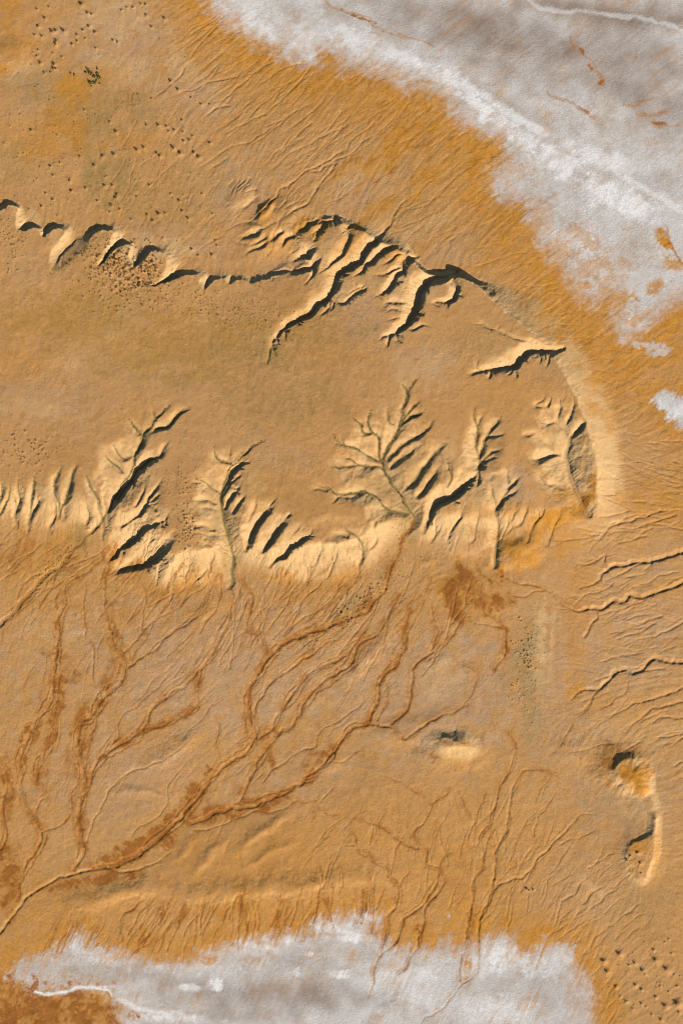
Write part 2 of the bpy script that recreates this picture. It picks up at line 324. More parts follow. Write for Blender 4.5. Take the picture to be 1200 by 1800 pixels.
# washes on the plain: half width, depth, brown stain 0..1, line downstream
WASH = [
(4.5,1.5,.75,[(726,918),(708,950),(697,977),(687,1000),(680,1027),(663,1053),(640,1078),(600,1092),(560,1108),(510,1125),(478,1150),(462,1172),(447,1197),(440,1210),(437,1243),(443,1283),(447,1300),(433,1323),(400,1343),(377,1363),(343,1407),(300,1457),(262,1488),(232,1508),(200,1522),(165,1529)]),
(3,1.6,.0,[(300,1498),(267,1520),(233,1533),(207,1532),(183,1528),(160,1530),(127,1540),(90,1552),(60,1568),(40,1588),(20,1618),(-20,1665)]),
(5,1.3,.9,[(720,1073),(713,1107),(707,1147),(693,1173),(667,1200),(663,1227),(647,1270),(623,1280),(600,1303),(580,1330),(557,1353),(530,1377),(497,1397),(450,1417),(410,1424),(370,1432),(335,1450)]),
(3,1.4,.6,[(820,1240),(800,1250),(753,1270),(727,1290),(707,1297),(693,1282),(670,1276),(645,1272)]),
(3,1.2,.6,[(800,1113),(767,1140),(750,1153),(727,1170),(723,1197),(720,1237),(700,1260),(683,1273)]),
(2.5,1,.6,[(757,1056),(762,1085),(770,1113),(764,1130),(757,1145)]),
(4,1.2,.7,[(700,1045),(690,1065),(663,1113),(633,1133),(613,1167),(593,1183),(567,1200),(540,1227),(527,1253),(510,1280),(490,1290),(470,1313),(450,1350),(430,1387),(422,1410)]),
(3.5,1.2,.6,[(650,1090),(620,1137),(587,1163),(547,1183),(527,1205),(513,1223),(487,1260),(478,1280),(455,1300)]),
(3,1.2,.5,[(600,1120),(560,1140),(517,1170),(480,1198),(450,1235),(447,1260)]),
(4,1.2,.7,[(423,1020),(433,1035),(440,1057),(433,1100),(453,1117),(463,1132),(470,1150)]),
(1.5,.8,.3,[(463,1030),(462,1050),(463,1073),(464,1095),(462,1125)]),
(2,.9,.4,[(522,1050),(523,1062),(522,1078),(512,1100),(500,1115)]),(1.5,.8,.3,[(483,1057),(505,1070),(520,1080)]),
(7,1.6,.4,[(160,936),(147,945),(125,965),(110,990),(70,1022),(45,1052),(20,1080),(-20,1110)]),
(4,1.1,.75,[(192,960),(173,987),(143,1010),(117,1027),(113,1057),(103,1087),(100,1133),(97,1167),(92,1197),(90,1233),(67,1263),(47,1303),(33,1333),(37,1357),(33,1380),(43,1420),(67,1457),(72,1477),(60,1500),(40,1535),(28,1585)]),
(4,.8,.8,[(92,1220),(97,1250),(97,1277),(87,1307),(67,1343),(63,1377),(80,1393)]),
(2,.9,.35,[(167,1017),(150,1033),(147,1060),(147,1087),(147,1113),(160,1133),(163,1167),(163,1197),(175,1225)]),
(6,1.0,.8,[(204,960),(187,1000),(183,1047),(187,1087),(197,1133),(217,1160),(213,1197),(180,1227),(163,1257),(143,1273),(133,1313),(143,1347),(150,1380),(140,1413),(137,1453),(143,1497),(130,1530)]),
(3,.8,.7,[(167,1260),(165,1280),(160,1300),(150,1327),(146,1350)]),
(2,.9,.35,[(240,1010),(253,1043),(250,1087),(247,1113),(235,1130),(217,1150)]),
(2.5,1,.4,[(385,1060),(345,1085),(310,1107),(280,1133),(267,1147),(245,1160),(224,1172)]),
(1.5,.8,.2,[(330,1030),(310,1042),(287,1053),(257,1067)]),(1.5,.8,.2,[(315,1070),(285,1085),(262,1100),(250,1110)]),
(4,1.2,.5,[(405,1035),(408,1060),(400,1087),(390,1117),(370,1153),(347,1183),(327,1203),(287,1227),(263,1253),(257,1270),(243,1290),(213,1310),(180,1330),(162,1357),(153,1385)]),
(4,.8,.8,[(360,1165),(347,1210),(347,1240),(313,1263),(267,1283),(217,1303),(185,1328)]),
(1.5,.9,.4,[(244,1243),(230,1250),(217,1257),(207,1273),(207,1297),(197,1310),(188,1325)]),(1.5,.7,.3,[(300,1180),(285,1200),(255,1225),(240,1243)]),
(1.5,.8,.4,[(375,1262),(383,1283),(377,1303),(382,1320),(386,1345)]),
(2,.9,.1,[(338,1297),(307,1323),(270,1345),(233,1357),(197,1387),(180,1413),(165,1445),(150,1483)]),
(1.5,.8,.2,[(330,1335),(310,1360),(293,1382),(293,1407),(285,1428),(273,1440),(247,1453),(230,1472)]),
(3,.9,.9,[(-5,1330),(5,1353),(10,1373),(7,1400),(3,1433),(8,1467),(0,1500),(10,1522),(30,1545),(30,1570)]),
(2,.9,.5,[(130,1423),(110,1447),(87,1457),(70,1470)]),(1.5,.8,.4,[(85,1400),(72,1410),(63,1423),(57,1435),(62,1452)]),
(2,.9,.4,[(557,1408),(540,1412),(513,1410),(483,1430),(457,1425),(440,1430),(400,1447),(370,1455),(340,1462)]),
(1.5,.8,.3,[(597,1432),(573,1430),(557,1417),(550,1408)]),(1.5,.8,.3,[(592,1378),(578,1395),(560,1412)]),
(2,.9,.3,[(553,1270),(560,1287),(553,1310),(533,1317),(510,1333),(480,1355),(462,1375)]),(1.8,.8,.3,[(642,1228),(620,1250),(598,1265),(570,1280),(558,1292)]),
(1.5,.8,.3,[(640,1315),(620,1328),(600,1340),(585,1342)]),
# draining to the southern salt
(2.6,1.3,.6,[(793,1387),(778,1400),(760,1413),(750,1440),(735,1458),(727,1467),(733,1480),(747,1493),(747,1507),(750,1523),(770,1528),(767,1550),(753,1577),(740,1597),(710,1617),(700,1643),(690,1663),(670,1683),(663,1700),(655,1730),(647,1755)]),
(2.6,1.2,.7,[(795,1500),(780,1508),(773,1527),(782,1550),(763,1580),(747,1600),(743,1627),(735,1650),(735,1667),(720,1690),(700,1715)]),
(1.5,.9,.4,[(732,1385),(742,1400),(757,1413)]),(1.5,.8,.4,[(665,1360),(700,1372),(735,1395)]),
(2.2,1.1,.6,[(633,1443),(660,1450),(677,1457),(690,1468),(703,1477),(715,1487),(735,1495)]),
(2.4,1.2,.7,[(640,1497),(653,1512),(668,1522),(680,1528),(683,1543),(697,1560),(700,1587),(683,1610),(677,1640),(667,1687)]),
(1.6,1,.5,[(617,1463),(623,1483),(632,1497),(645,1505)]),(1.5,.9,.4,[(600,1490),(615,1487),(625,1485)]),(1.5,.9,.4,[(720,1528),(712,1545),(702,1558)]),
(1.4,.9,.4,[(650,1540),(650,1560),(650,1585),(652,1600)]),(1.5,.9,.3,[(675,1565),(668,1580),(664,1598)]),
(2.4,1.4,.5,[(890,1285),(900,1300),(904,1318),(900,1342),(885,1367),(873,1395),(862,1437),(848,1462),(838,1480),(848,1500),(848,1527),(833,1547),(830,1583),(822,1633),(817,1667),(810,1690),(807,1727)]),
(2.6,1.6,.4,[(980,1364),(968,1360),(957,1356),(940,1352),(917,1355),(905,1378),(895,1407),(893,1453),(880,1478),(870,1500),(870,1533),(863,1567),(850,1600),(840,1640),(840,1680),(835,1710),(823,1727),(807,1738),(800,1750),(777,1775),(737,1800)]),
(2,1,.3,[(864,1408),(845,1412),(840,1425),(836,1445),(828,1463),(822,1480),(835,1495),(842,1505)]),(1.5,.9,.3,[(806,1390),(815,1415),(825,1437),(834,1442)]),(1.5,.8,.3,[(853,1395),(848,1412)]),
(1.6,.9,.4,[(860,1470),(858,1480),(872,1490)]),
(2,1.4,.2,[(1045,1433),(1036,1430),(1027,1430),(1015,1440),(1000,1457),(973,1483),(957,1500),(930,1530),(903,1547),(877,1557),(863,1580),(853,1605)]),
(1.5,1,.2,[(965,1410),(955,1425),(943,1437),(938,1455),(938,1472)]),(1.4,.8,.2,[(980,1437),(970,1460),(958,1485)]),(1.4,.9,.1,[(1053,1457),(1030,1468),(1005,1475),(985,1485)]),
(1.6,1,.2,[(1040,1535),(1027,1553),(1010,1573),(987,1590),(980,1610),(975,1630)]),(1.6,1.1,.1,[(1068,1554),(1055,1562),(1043,1570),(1023,1592)]),(1.5,1,0,[(1084,1500),(1060,1512),(1035,1528)]),
(1.4,1,0,[(1130,1580),(1118,1592),(1107,1603),(1083,1624)]),(1.4,.9,0,[(1141,1601),(1120,1612),(1100,1627)]),(1.4,.9,0,[(1125,1630),(1113,1640),(1105,1652)]),(1.3,.8,0,[(1075,1575),(1050,1590),(1030,1608)]),
(2,.9,.5,[(250,1585),(230,1602),(215,1610),(210,1633),(210,1655)]),
(1.7,1.1,.7,[(541,1525),(547,1543),(562,1555),(557,1583),(553,1610),(540,1640),(533,1655)]),(1.5,.9,.4,[(560,1520),(563,1540),(562,1555)]),
(1.3,.9,.3,[(600,1530),(602,1550),(596,1570)]),(1.4,.9,.3,[(440,1568),(442,1580),(444,1602)]),(1.2,.8,.3,[(494,1560),(492,1582)]),
# east flank rills
(2.0,2.3,.3,[(983,1060),(1000,1068),(1020,1074),(1045,1068),(1057,1070),(1070,1062),(1080,1056),(1097,1058),(1110,1047),(1130,1052),(1160,1040),(1200,1026),(1240,1015)]),
(1.8,1.5,.2,[(1048,1066),(1050,1085),(1035,1105),(1025,1125)]),
(2,1.6,.2,[(1036,970),(1045,958),(1053,947),(1060,938),(1070,929),(1077,925),(1107,916),(1135,905),(1170,895)]),(1.6,1.2,.1,[(1077,925),(1100,930),(1125,928),(1150,917),(1190,903)]),
(2.2,2.3,.2,[(1020,1034),(1043,1025),(1055,1018),(1057,1010),(1066,1005),(1077,998),(1087,995),(1100,993),(1127,988),(1160,983),(1200,971),(1245,958)]),
(1.8,1.4,.2,[(1010,997),(1030,993),(1050,985),(1062,980),(1062,992),(1070,1001)]),
(2.2,2.3,.2,[(1005,1230),(1023,1213),(1047,1214),(1060,1205),(1068,1198),(1077,1187),(1090,1181),(1103,1178),(1110,1184),(1127,1180),(1137,1170),(1153,1160),(1173,1163),(1200,1165),(1245,1160)]),
(1.8,1.4,.3,[(1010,1255),(1025,1247),(1037,1235),(1040,1222),(1055,1213)]),
(2,1.6,.2,[(1065,1264),(1080,1256),(1093,1250),(1117,1237),(1137,1233),(1170,1223),(1200,1211),(1240,1198)]),(1.8,1.4,.2,[(1100,1292),(1112,1278),(1123,1267),(1143,1250),(1170,1242),(1200,1234),(1240,1225)]),
(1.8,1.4,.1,[(1147,1284),(1150,1272),(1160,1263),(1180,1261),(1200,1262),(1240,1258)]),(1.8,1.3,.1,[(1150,1302),(1170,1298),(1200,1289),(1240,1280)]),(1.5,1,.1,[(1182,1348),(1190,1343),(1215,1336)]),(1.5,1,.1,[(1190,1375),(1196,1370),(1220,1365)]),
(1.7,1.3,0,[(1093,1137),(1105,1131),(1117,1127),(1135,1122),(1153,1120),(1165,1112),(1183,1107),(1200,1096),(1240,1080)]),
(1.4,1,0,[(1102,1095),(1118,1098),(1133,1096),(1155,1088)]),(1.4,1,0,[(1100,1107),(1120,1105),(1140,1102)]),(1.5,1.1,0,[(1080,957),(1100,950),(1124,944),(1135,935),(1150,927)]),(1.4,1,0,[(1100,1037),(1115,1031),(1140,1025),(1164,1013),(1195,1003)]),(1.4,1,0,[(1095,1017),(1115,1013),(1135,1010)]),
(1.5,1,.1,[(1020,942),(1040,940),(1052,940)]),(1.5,1,0,[(1045,923),(1060,925),(1080,918),(1110,910),(1140,903)]),(1.4,.9,0,[(1050,912),(1080,905),(1110,897)]),
(1.4,.9,.2,[(1010,1263),(1030,1250),(1038,1232)]),(1.4,.9,.2,[(1055,1248),(1075,1235),(1100,1218),(1105,1200)]),
(2,1.2,.3,[(868,997),(878,1012),(900,1023),(930,1028),(955,1034),(970,1045),(985,1060)]),(1.6,1,.2,[(880,1017),(895,1040),(915,1047),(935,1040),(957,1036)]),
(2,.9,.8,[(820,1075),(830,1090),(850,1098),(875,1103),(890,1108),(890,1130),(885,1155),(875,1165),(870,1178)]),
(1.4,.7,.6,[(835,1030),(843,1055),(855,1075),(868,1085)]),(1.4,.6,.5,[(840,1175),(838,1195),(825,1225),(810,1243)]),(1.4,.6,.5,[(800,1160),(825,1172),(840,1190)]),
(1.4,.8,.4,[(1010,1268),(1000,1280),(992,1295),(982,1310)]),
# fan north east of the mesa
(1.8,1.4,.1,[(396,404),(420,395),(440,387),(455,373),(467,360),(480,345),(492,333),(510,322),(540,300),(565,288),(600,265)]),
(2,1.4,.1,[(420,417),(445,408),(467,400),(480,393),(493,385),(513,370),(530,360),(546,347),(556,333),(566,318),(580,300),(590,285)]),
(1.8,1.2,.1,[(672,412),(684,398),(690,380),(700,362),(712,350)]),
(1.4,1,.1,[(400,262),(420,256),(437,250),(455,240),(473,227),(497,210)]),(1.4,1,.1,[(395,232),(410,227),(423,220),(443,207),(467,200)]),(1.4,1.1,.1,[(357,207),(365,198),(375,190),(390,186),(405,182)]),
(1.3,.9,.1,[(350,295),(365,285),(380,275),(400,262)]),(1.4,.9,.2,[(287,174),(305,168),(320,160),(345,155),(365,144),(400,138),(420,130)]),(1.4,.8,.2,[(262,178),(280,162),(310,140),(325,122)]),
(1.4,1,.1,[(480,298),(495,280),(510,267),(535,253),(560,240),(585,230),(605,222)]),(1.4,1,.1,[(443,297),(465,288),(483,267),(508,255),(533,240)]),(1.3,.9,.1,[(366,300),(385,290),(400,280)]),
(1.5,1,.1,[(478,440),(478,425),(480,410),(487,400),(495,385),(503,372)]),(1.4,.9,.1,[(466,460),(472,450),(478,440)]),(1.4,.9,.1,[(503,463),(508,448),(522,438),(523,425),(522,412),(525,395),(520,378)]),
(1.2,1.2,0,[(403,345),(408,335),(414,325),(420,316)]),(1.2,1.3,0,[(406,352),(413,340),(420,328),(428,318)]),(1.2,1.4,0,[(413,341),(420,333),(430,322),(436,314)]),(1.2,1.3,0,[(423,340),(428,330),(435,326)]),(1.2,1.1,0,[(430,338),(440,335),(450,334)]),(1.2,1.2,0,[(400,330),(408,318)]),
(1.4,1.4,0,[(420,366),(430,362),(440,355),(452,346)]),(1.2,1,0,[(417,360),(424,357),(432,355)]),
(1.6,1.2,.2,[(540,300),(560,300),(570,292),(590,285)]),(1.4,1,.1,[(570,360),(590,350),(610,340)]),
(1.3,.9,.3,[(245,180),(235,160),(230,182)]),(1.3,.8,.3,[(225,155),(226,170),(235,183)]),
# dark thread on the salt
(1.3,.7,.2,[(895,1755),(885,1768),(872,1778),(867,1786),(864,1800)]),(1,.6,.1,[(858,1780),(867,1786)]),(1.2,.6,.2,[(958,1725),(950,1740),(942,1755)]),
(2,.9,0,[(-10,1702),(15,1718),(40,1735),(62,1748),(70,1750)]),
]
# low swells of the ground: height, half width across, line
SWELL = [(3.0,8,[(408,1500),(440,1474),(480,1448),(512,1428)]),(2.6,8,[(340,1540),(356,1520),(372,1505),(400,1478)]),(2,7,[(300,1515),(325,1492),(350,1470)]),(1.6,7,[(430,1530),(470,1505),(520,1480)]),(3,16,[(100,1600),(170,1582),(230,1572),(290,1552)]),(3,13,[(600,1205),(635,1170),(665,1135),(700,1092)]),(2.6,10,[(325,1118),(350,1088),(380,1063)]),(2.0,10,[(790,1150),(770,1160),(755,1168)]),
(2,14,[(160,1590),(200,1575),(240,1560),(280,1540)]),(2.2,12,[(320,1310),(345,1290)]),(2,10,[(610,1330),(560,1355)]),(1.5,9,[(975,1330),(1020,1332),(1045,1325)]),(1.4,9,[(955,1316),(1000,1314),(1040,1316)]),
(1.6,16,[(740,1275),(800,1262),(850,1278)]),(2.5,11,[(845,965),(870,935),(880,910)]),(2,8,[(740,990),(755,978)]),(2,7,[(200,1395),(225,1392),(290,1403)]),(2.5,14,[(240,1345),(300,1330),(330,1300)])]
SALT_N = [(355,-60),(372,0),(385,20),(400,35),(425,50),(450,65),(480,78),(497,92),(530,105),(555,110),(562,92),(590,86),(600,112),(640,112),(680,128),(700,140),(740,150),(782,158),(790,185),(800,200),(820,213),(850,225),(882,240),(893,262),(888,280),(868,298),(870,330),(885,350),(920,352),(935,370),(945,395),(960,430),(985,455),(1000,482),(1020,512),(1048,535),(1055,505),(1085,520),(1080,560),(1095,590),(1115,585),(1140,560),(1165,540),(1195,520),(1230,525),(1260,500),(1260,-60)]
SALT_P = [(1115,600),(1145,598),(1178,612),(1180,622),(1160,620),(1140,615)]
SALT_E = [(1148,702),(1160,690),(1185,688),(1230,700),(1230,765),(1195,755),(1178,735),(1160,715)]
SALT_S = [(12,1722),(30,1697),(60,1684),(80,1681),(110,1662),(125,1646),(150,1648),(165,1665),(200,1672),(260,1690),(330,1690),(375,1672),(400,1660),(430,1655),(480,1645),(530,1640),(548,1622),(600,1612),(640,1605),(668,1610),(658,1642),(680,1655),(700,1670),(735,1672),(762,1672),(790,1652),(800,1668),(850,1655),(862,1645),(905,1643),(912,1675),(935,1680),(958,1660),(1000,1665),(1012,1690),(1040,1740),(1046,1770),(1038,1870),(210,1870),(205,1790),(195,1755),(165,1740),(110,1748),(62,1750)]

# ------------------------------------------------------------------ the land: heights
ins_pts = lambda L, jit=1.2, step=4.0: spline(L, step, jit)
Z = rbf(BASE) + 0.9 * fbm(X, Y, 90, 3, 8)
TOPZ = rbf(TOP) + 0.8 * fbm(X, Y, 70, 4, 9)
rim = spline([(p[0], p[1], p[2] * (0.6 if p[2] <= 16 and (p[0] < 345 or 545 < p[0] < 620) else 0.5 if 720 < p[0] < 845 and p[1] < 600 else 1)) for p in RIM], 5.0, 0.5)
DR, WR = poly_sd([tuple(p[:2]) for p in rim], 110, XW, YW, rim[:, 2])
DU, _ = poly_sd([tuple(p[:2]) for p in rim[::2]], 110, X, Y)
mixd = sstep(-22, -4, DR)
DR = DU * (1 - mixd) + DR * mixd
DR = DR + 1.2 * fbm(X, Y, 9, 3, 12) * sstep(-14, -1, DR)
t = np.clip(-DR / WR, 0, 1)
PROF = np.where(DR > 0, 1.0, (1 - t) ** 1.8)
Z = Z + np.maximum(TOPZ - Z, 0) * PROF
rnd = np.maximum(1 - sstep(190, 240, X), sstep(640, 680, X) * (1 - sstep(985, 1015, X))) * sstep(760, 820, Y) * (1 - sstep(960, 1010, Y))
Z = Z * (1 - rnd) + blur(Z, px(9)) * rnd
# badland shoulder in the north, old fan surfaces
for x, y, rx, ry, a, hgt in [(480,400,75,45,-45,4.5),(420,345,30,20,-50,2.5),(465,370,26,12,-50,3.5),(560,440,50,30,-45,2),(905,975,60,28,-10,3.5),(925,955,35,18,-35,2),(720,1285,75,30,-8,2),(800,1322,70,36,0,3),(1092,1355,62,48,30,4.5),(1130,1400,30,60,-15,2.5),(1125,1500,45,60,0,2.5),(830,1045,60,40,40,1.5),(20,95,40,30,0,2.5),(950,840,50,40,0,1.5),(820,955,50,30,0,2.5),(560,1000,70,25,0,2),(350,1005,60,25,0,2)]:
    sl, q = blob(x, y, rx, ry, a, 0.15)
    Z[sl] += hgt * q
for x, y, rx, ry, a, dep_ in [(690,825,95,90,20,6),(665,800,70,40,0,2),(390,880,42,85,0,5),(460,920,60,26,40,3),(215,835,45,80,25,5),(250,870,40,50,20,2.5),(845,800,36,80,10,3.5),(885,860,34,45,0,3),(985,790,42,95,0,5),(590,930,45,26,0,2.5),(700,900,40,45,0,4)]:
    sl, q = blob(x, y, rx, ry, a, 0.18)
    Z[sl] -= dep_ * q * sstep(-30, 6, DR[sl]) * sstep(.3, 1, PROF[sl])
def swell(hgt, wd, L):
    P = spline(L, 6, 2.2); best = np.zeros(X.shape, np.float32)
    n = len(P); tp = np.sin(np.linspace(0.25, math.pi - 0.25, n))
    for sl, d, at, ox, oy in segs(P, [tp], wd * 2.6, XW, YW):
        best[sl] = np.maximum(best[sl], at[0] * np.exp(-(d / wd / (1 + .5 * WOB[sl])) ** 2))
    return hgt * 0.75 * best
for s_ in SWELL: Z = Z + swell(*s_)
Z = Z + swell(4.2, 17, [(240,1572),(310,1574),(400,1570),(470,1564),(540,1556),(600,1546),(660,1540),(700,1540)])
Z = Z + swell(2.0, 8, [(1124,1378),(1134,1392),(1143,1410),(1149,1430),(1150,1448)])
HILLMASK = np.zeros(X.shape, np.int8)
def butte(poly, hgt, tilt, idx):
    global Z
    P = spline([(p[0], p[1], p[2]) for p in poly + [poly[0]]], 3.0, 0.25)[:-1]
    D, W = poly_sd([tuple(p[:2]) for p in P], 60, X + 1.6 * WX, Y + 1.6 * WY, P[:, 2])
    D = D + 1.3 * fbm(X, Y, 8, 4, 40 + idx)
    t = np.clip(-D / W, 0, 1)
    p = np.where(D > 0, 1.0, (1 - t) ** 1.5)
    cx = P[:, 0].mean(); cy = P[:, 1].mean()
    top = hgt + np.clip((X - cx) * tilt[0] + (Y - cy) * tilt[1], -hgt * 0.8, hgt * .5)
    Z = Z + top * p + 0.9 * p * fbm(X, Y, 9, 4, 44 + idx, .6)
    HILLMASK[p > 0.12] = idx
butte([(774,1300,24),(783,1296,13),(796,1303,24),(812,1304,30),(816,1308,32),(806,1311,30),(790,1312,28),(778,1308,24)], 7.0, (0, 0), 1)
butte([(1080,1353,15),(1089,1339,13),(1101,1333,13),(1114,1334,16),(1121,1346,20),(1128,1360,24),(1134,1386,18),(1130,1390,16),(1120,1374,24),(1111,1368,26),(1103,1378,24),(1096,1370,18),(1087,1366,16)], 6.0, (0, 0), 2)
butte([(1112,1482,8),(1128,1476,7),(1146,1467,13),(1150,1440,15),(1152,1452,14),(1150,1475,15),(1147,1502,15),(1139,1530,14),(1131,1547,12),(1118,1545,14),(1106,1530,14),(1099,1511,10),(1102,1494,9)], 3.6, (0.04, -0.02), 3)
if 0: butte([(1134,1453,5),(1141,1446,5),(1150,1440,8),(1153,1448,12),(1149,1458,8),(1138,1457,6)], 1.2, (0.08, 0), 3)

GXX = X + 1.8 * WX + 0.9 * FX; GYY = Y + 1.8 * WY + 0.9 * FY
OLIVE = np.zeros(X.shape, np.float32); RUST = np.zeros(X.shape, np.float32)
Zpre = Z.copy()
SCRUB_LINES = []
NOTCH = []
for D0, w, sg, ss, de, veg, L in GULLY:
    if ss < 1.7 or D0 < 3.5: continue
    P = spline(L, 3.5, 0.0); n = len(P); i = int(n * .08)
    while i < n * .80:
        for bank in (1, 1, -1):
            if random.random() < .62:
                ln = random.uniform(5, 9 + D0 * .9) if bank > 0 else random.uniform(7, 16)
                a = random.gauss(0, .6); c, s = math.cos(a), math.sin(a)
                vx, vy = bank * (SUNX * c - SUNY * s), bank * (SUNX * s + SUNY * c)
                j = min(n - 1, i + random.randint(0, 2)); o = D0 * .3
                p0 = (P[j][0] + vx * (ln + o), P[j][1] + vy * (ln + o)); b2 = random.gauss(0, 2)
                p1 = (P[j][0] + vx * (ln * .5 + o) + vy * b2, P[j][1] + vy * (ln * .5 + o) - vx * b2)
                NOTCH.append((D0 * random.uniform(.22, .42) if bank > 0 else random.uniform(.8, 1.8), .5, .55, 1.6 if bank > 0 else .9, D0 * .35 if bank > 0 else 1.0, 0, [p0, p1, (P[j][0] + vx * o * .3, P[j][1] + vy * o * .3)]))
        i += random.randint(2, 5)
SPUR = []
for xa, xb, stp, dd in [(-20, 190, 21, 4.2), (225, 290, 20, 2.2), (305, 385, 20, .9), (490, 640, 20, .9), (640, 700, 24, 2), (770, 905, 26, 2.6), (905, 1000, 34, 1.3)]:
    x = xa
    while x < xb:
        c_ = [p for p in rim if abs(p[0] - x) < 8 and p[1] > 840]
        if c_:
            y = max(p[1] for p in c_); ln = random.uniform(.8, 1.4); lean = random.uniform(-22, 6); y += random.uniform(-8, 10); wg = random.uniform(-5, 5)
            SPUR.append((dd * random.uniform(.3, 1.3), .8, .34, .75, .9, .3 * (x < 190), [(x + 5 * random.random(), y - 22 * ln * min(1, dd / 3)), (x, y - 4), (x + lean * .4 + wg, y + 14), (x + lean - wg, y + 30 + 14 * random.random()), (x + lean * 1.5, y + 40 + 26 * random.random())]))
            if dd > 2.5 and random.random() < .7: SPUR.append((dd * .5, .6, .34, .75, dd * .5, 0, [(x + random.choice((-9, 9)), y - 14), (x, y + 4), (x + lean * .4, y + 16)]))
        x += stp * random.uniform(.45, 1.7)
for D0, w, sg, ss, de, veg, L in GULLY + NOTCH + SPUR:
    P = spline(L, 3.5, 0.9)
    n = len(P); u = np.linspace(0, 1, n)
    D0 *= 0.9
    dep = D0 * sstep(-0.10, 0.45, u) * (1 - sstep(0.62, 1.0, u)) + (de) * sstep(0.62, 1.0, u)
    if ss >= 1.5 and D0 > 2.5:
        P[:, 0] += SUNX * 0.28 * dep; P[:, 1] += SUNY * 0.28 * dep
    h0 = samp(Zpre, P[:, 0], P[:, 1])
    fl = np.minimum.accumulate(h0 - dep)
    ww = w * (0.5 + 0.7 * u)
    R = np.clip(((h0 - fl) * 1.3 + 3) * 1.5 / sg, 8, 100) + ww + 5
    for sl, d, at, ox, oy in segs(P, [fl, ww, dep], list(R), GXX, GYY):
        k = (ox * SUNX + oy * SUNY) / (d + 0.8)          # which bank: +1 on the sun's side
        s = sg + (ss - sg) * sstep(-0.15, 0.75, k)
        s = s * (1 + 0.35 * WOB[sl])
        q_ = np.maximum(d - at[1], 0); hh = np.maximum(Zpre[sl] - at[0], 0.6)
        kk = sstep(-0.15, 0.75, k)
        zz = at[0] + s * q_ * kk + (1 - kk) * (hh * 1.2 * (1 - np.exp(-s * 1.45 * q_ / hh)) + 0.05 * q_)
        Z[sl] = smin(Z[sl], zz, 0.3 + 0.9 * (1 - sstep(-0.1, 0.7, k)))
        if veg > 0:
            OLIVE[sl] = np.maximum(OLIVE[sl], veg * (1 - sstep(0.4, 3.2, d + 1.6 * WOB[sl])) * np.clip(at[2] / 2, 0, 1))
    if veg > 0.35: SCRUB_LINES.append((P[P[:, 1] < 890], veg))
ZP2 = Z.copy()
STAIN = 1.6 * fbm(X, Y, 40, 5, 17, 0.64)
RIVER = np.zeros(X.shape, np.float32)
BRAID = []
for q, (w, dp, br, L) in enumerate(WASH):
    BRAID.append((q, w, dp, br, spline(L, 4.0, 1.4 if dp < 1.8 else 1.0)))
    if br >= .4 and w >= 2.4 and q < 60:
        for side in ([-1, 1, .4] if w >= 3.5 else [random.choice((-1, 1))]):
            P = spline(L, 7.0, 0.6); n = len(P)
            tx = np.gradient(P[:, 0]); ty = np.gradient(P[:, 1]); tl = np.hypot(tx, ty) + 1e-6
            wv = np.convolve(RNG.normal(size=n + 8), np.ones(9) / 3, 'valid')
            off = (side * w * 1.15 + wv * w * 0.9) * np.sin(np.linspace(0.15, math.pi - .15, n)) ** .5
            P[:, 0] += -ty / tl * off; P[:, 1] += tx / tl * off
            a = random.randint(0, max(0, n // 4)); b_ = n - random.randint(0, max(0, n // 4))
            if b_ - a > 4: BRAID.append((900 + q, 1.3, 0.8, br * .8, spline(P[a:b_], 4.0, 0.8)))
FLOW = [(420,220,.74,-.67),(300,250,.6,-.8),(250,400,.45,-.89),(380,420,.6,-.8),(480,330,.72,-.69),(600,280,.75,-.66),(700,330,.78,-.62),(780,380,.84,-.54),(880,430,.88,-.47),(940,530,.95,-.3),(1000,600,1,-.05),(1080,680,.95,.3),(1100,800,.93,.36),(1120,880,.92,.2),(1080,950,.93,-.36),(1150,1050,.93,-.37),(1100,1150,.95,-.3),(1120,1250,.85,-.53),(1150,1340,.85,-.5),(1180,1420,.85,-.5),
(100,1000,-.72,.69),(250,1060,-.6,.8),(420,1100,-.4,.92),(560,1130,-.72,.69),(700,1100,-.5,.86),(820,1150,-.6,.8),(100,1250,-.2,.98),(300,1250,-.8,.6),(450,1350,-.75,.66),(600,1400,-.8,.55),(150,1450,-.3,.95),(400,1620,-.2,.98),(250,1620,-.5,.86),(600,1600,-.1,.99),(700,1450,-.1,.99),(800,1450,-.1,.99),(900,1600,-.4,.92),(950,1450,-.55,.83),(1050,1580,-.75,.66),(1050,1700,-.7,.7),(150,200,.3,-.95),(350,80,.8,-.6)]
FA = np.array(FLOW)
def flow_at(x, y):
    d2 = (FA[:, 0] - x) ** 2 + (FA[:, 1] - y) ** 2 + 400
    wv = 1 / d2 ** 1.5
    vx = (wv * FA[:, 2]).sum(); vy = (wv * FA[:, 3]).sum(); l = math.hypot(vx, vy) + 1e-9
    return vx / l, vy / l
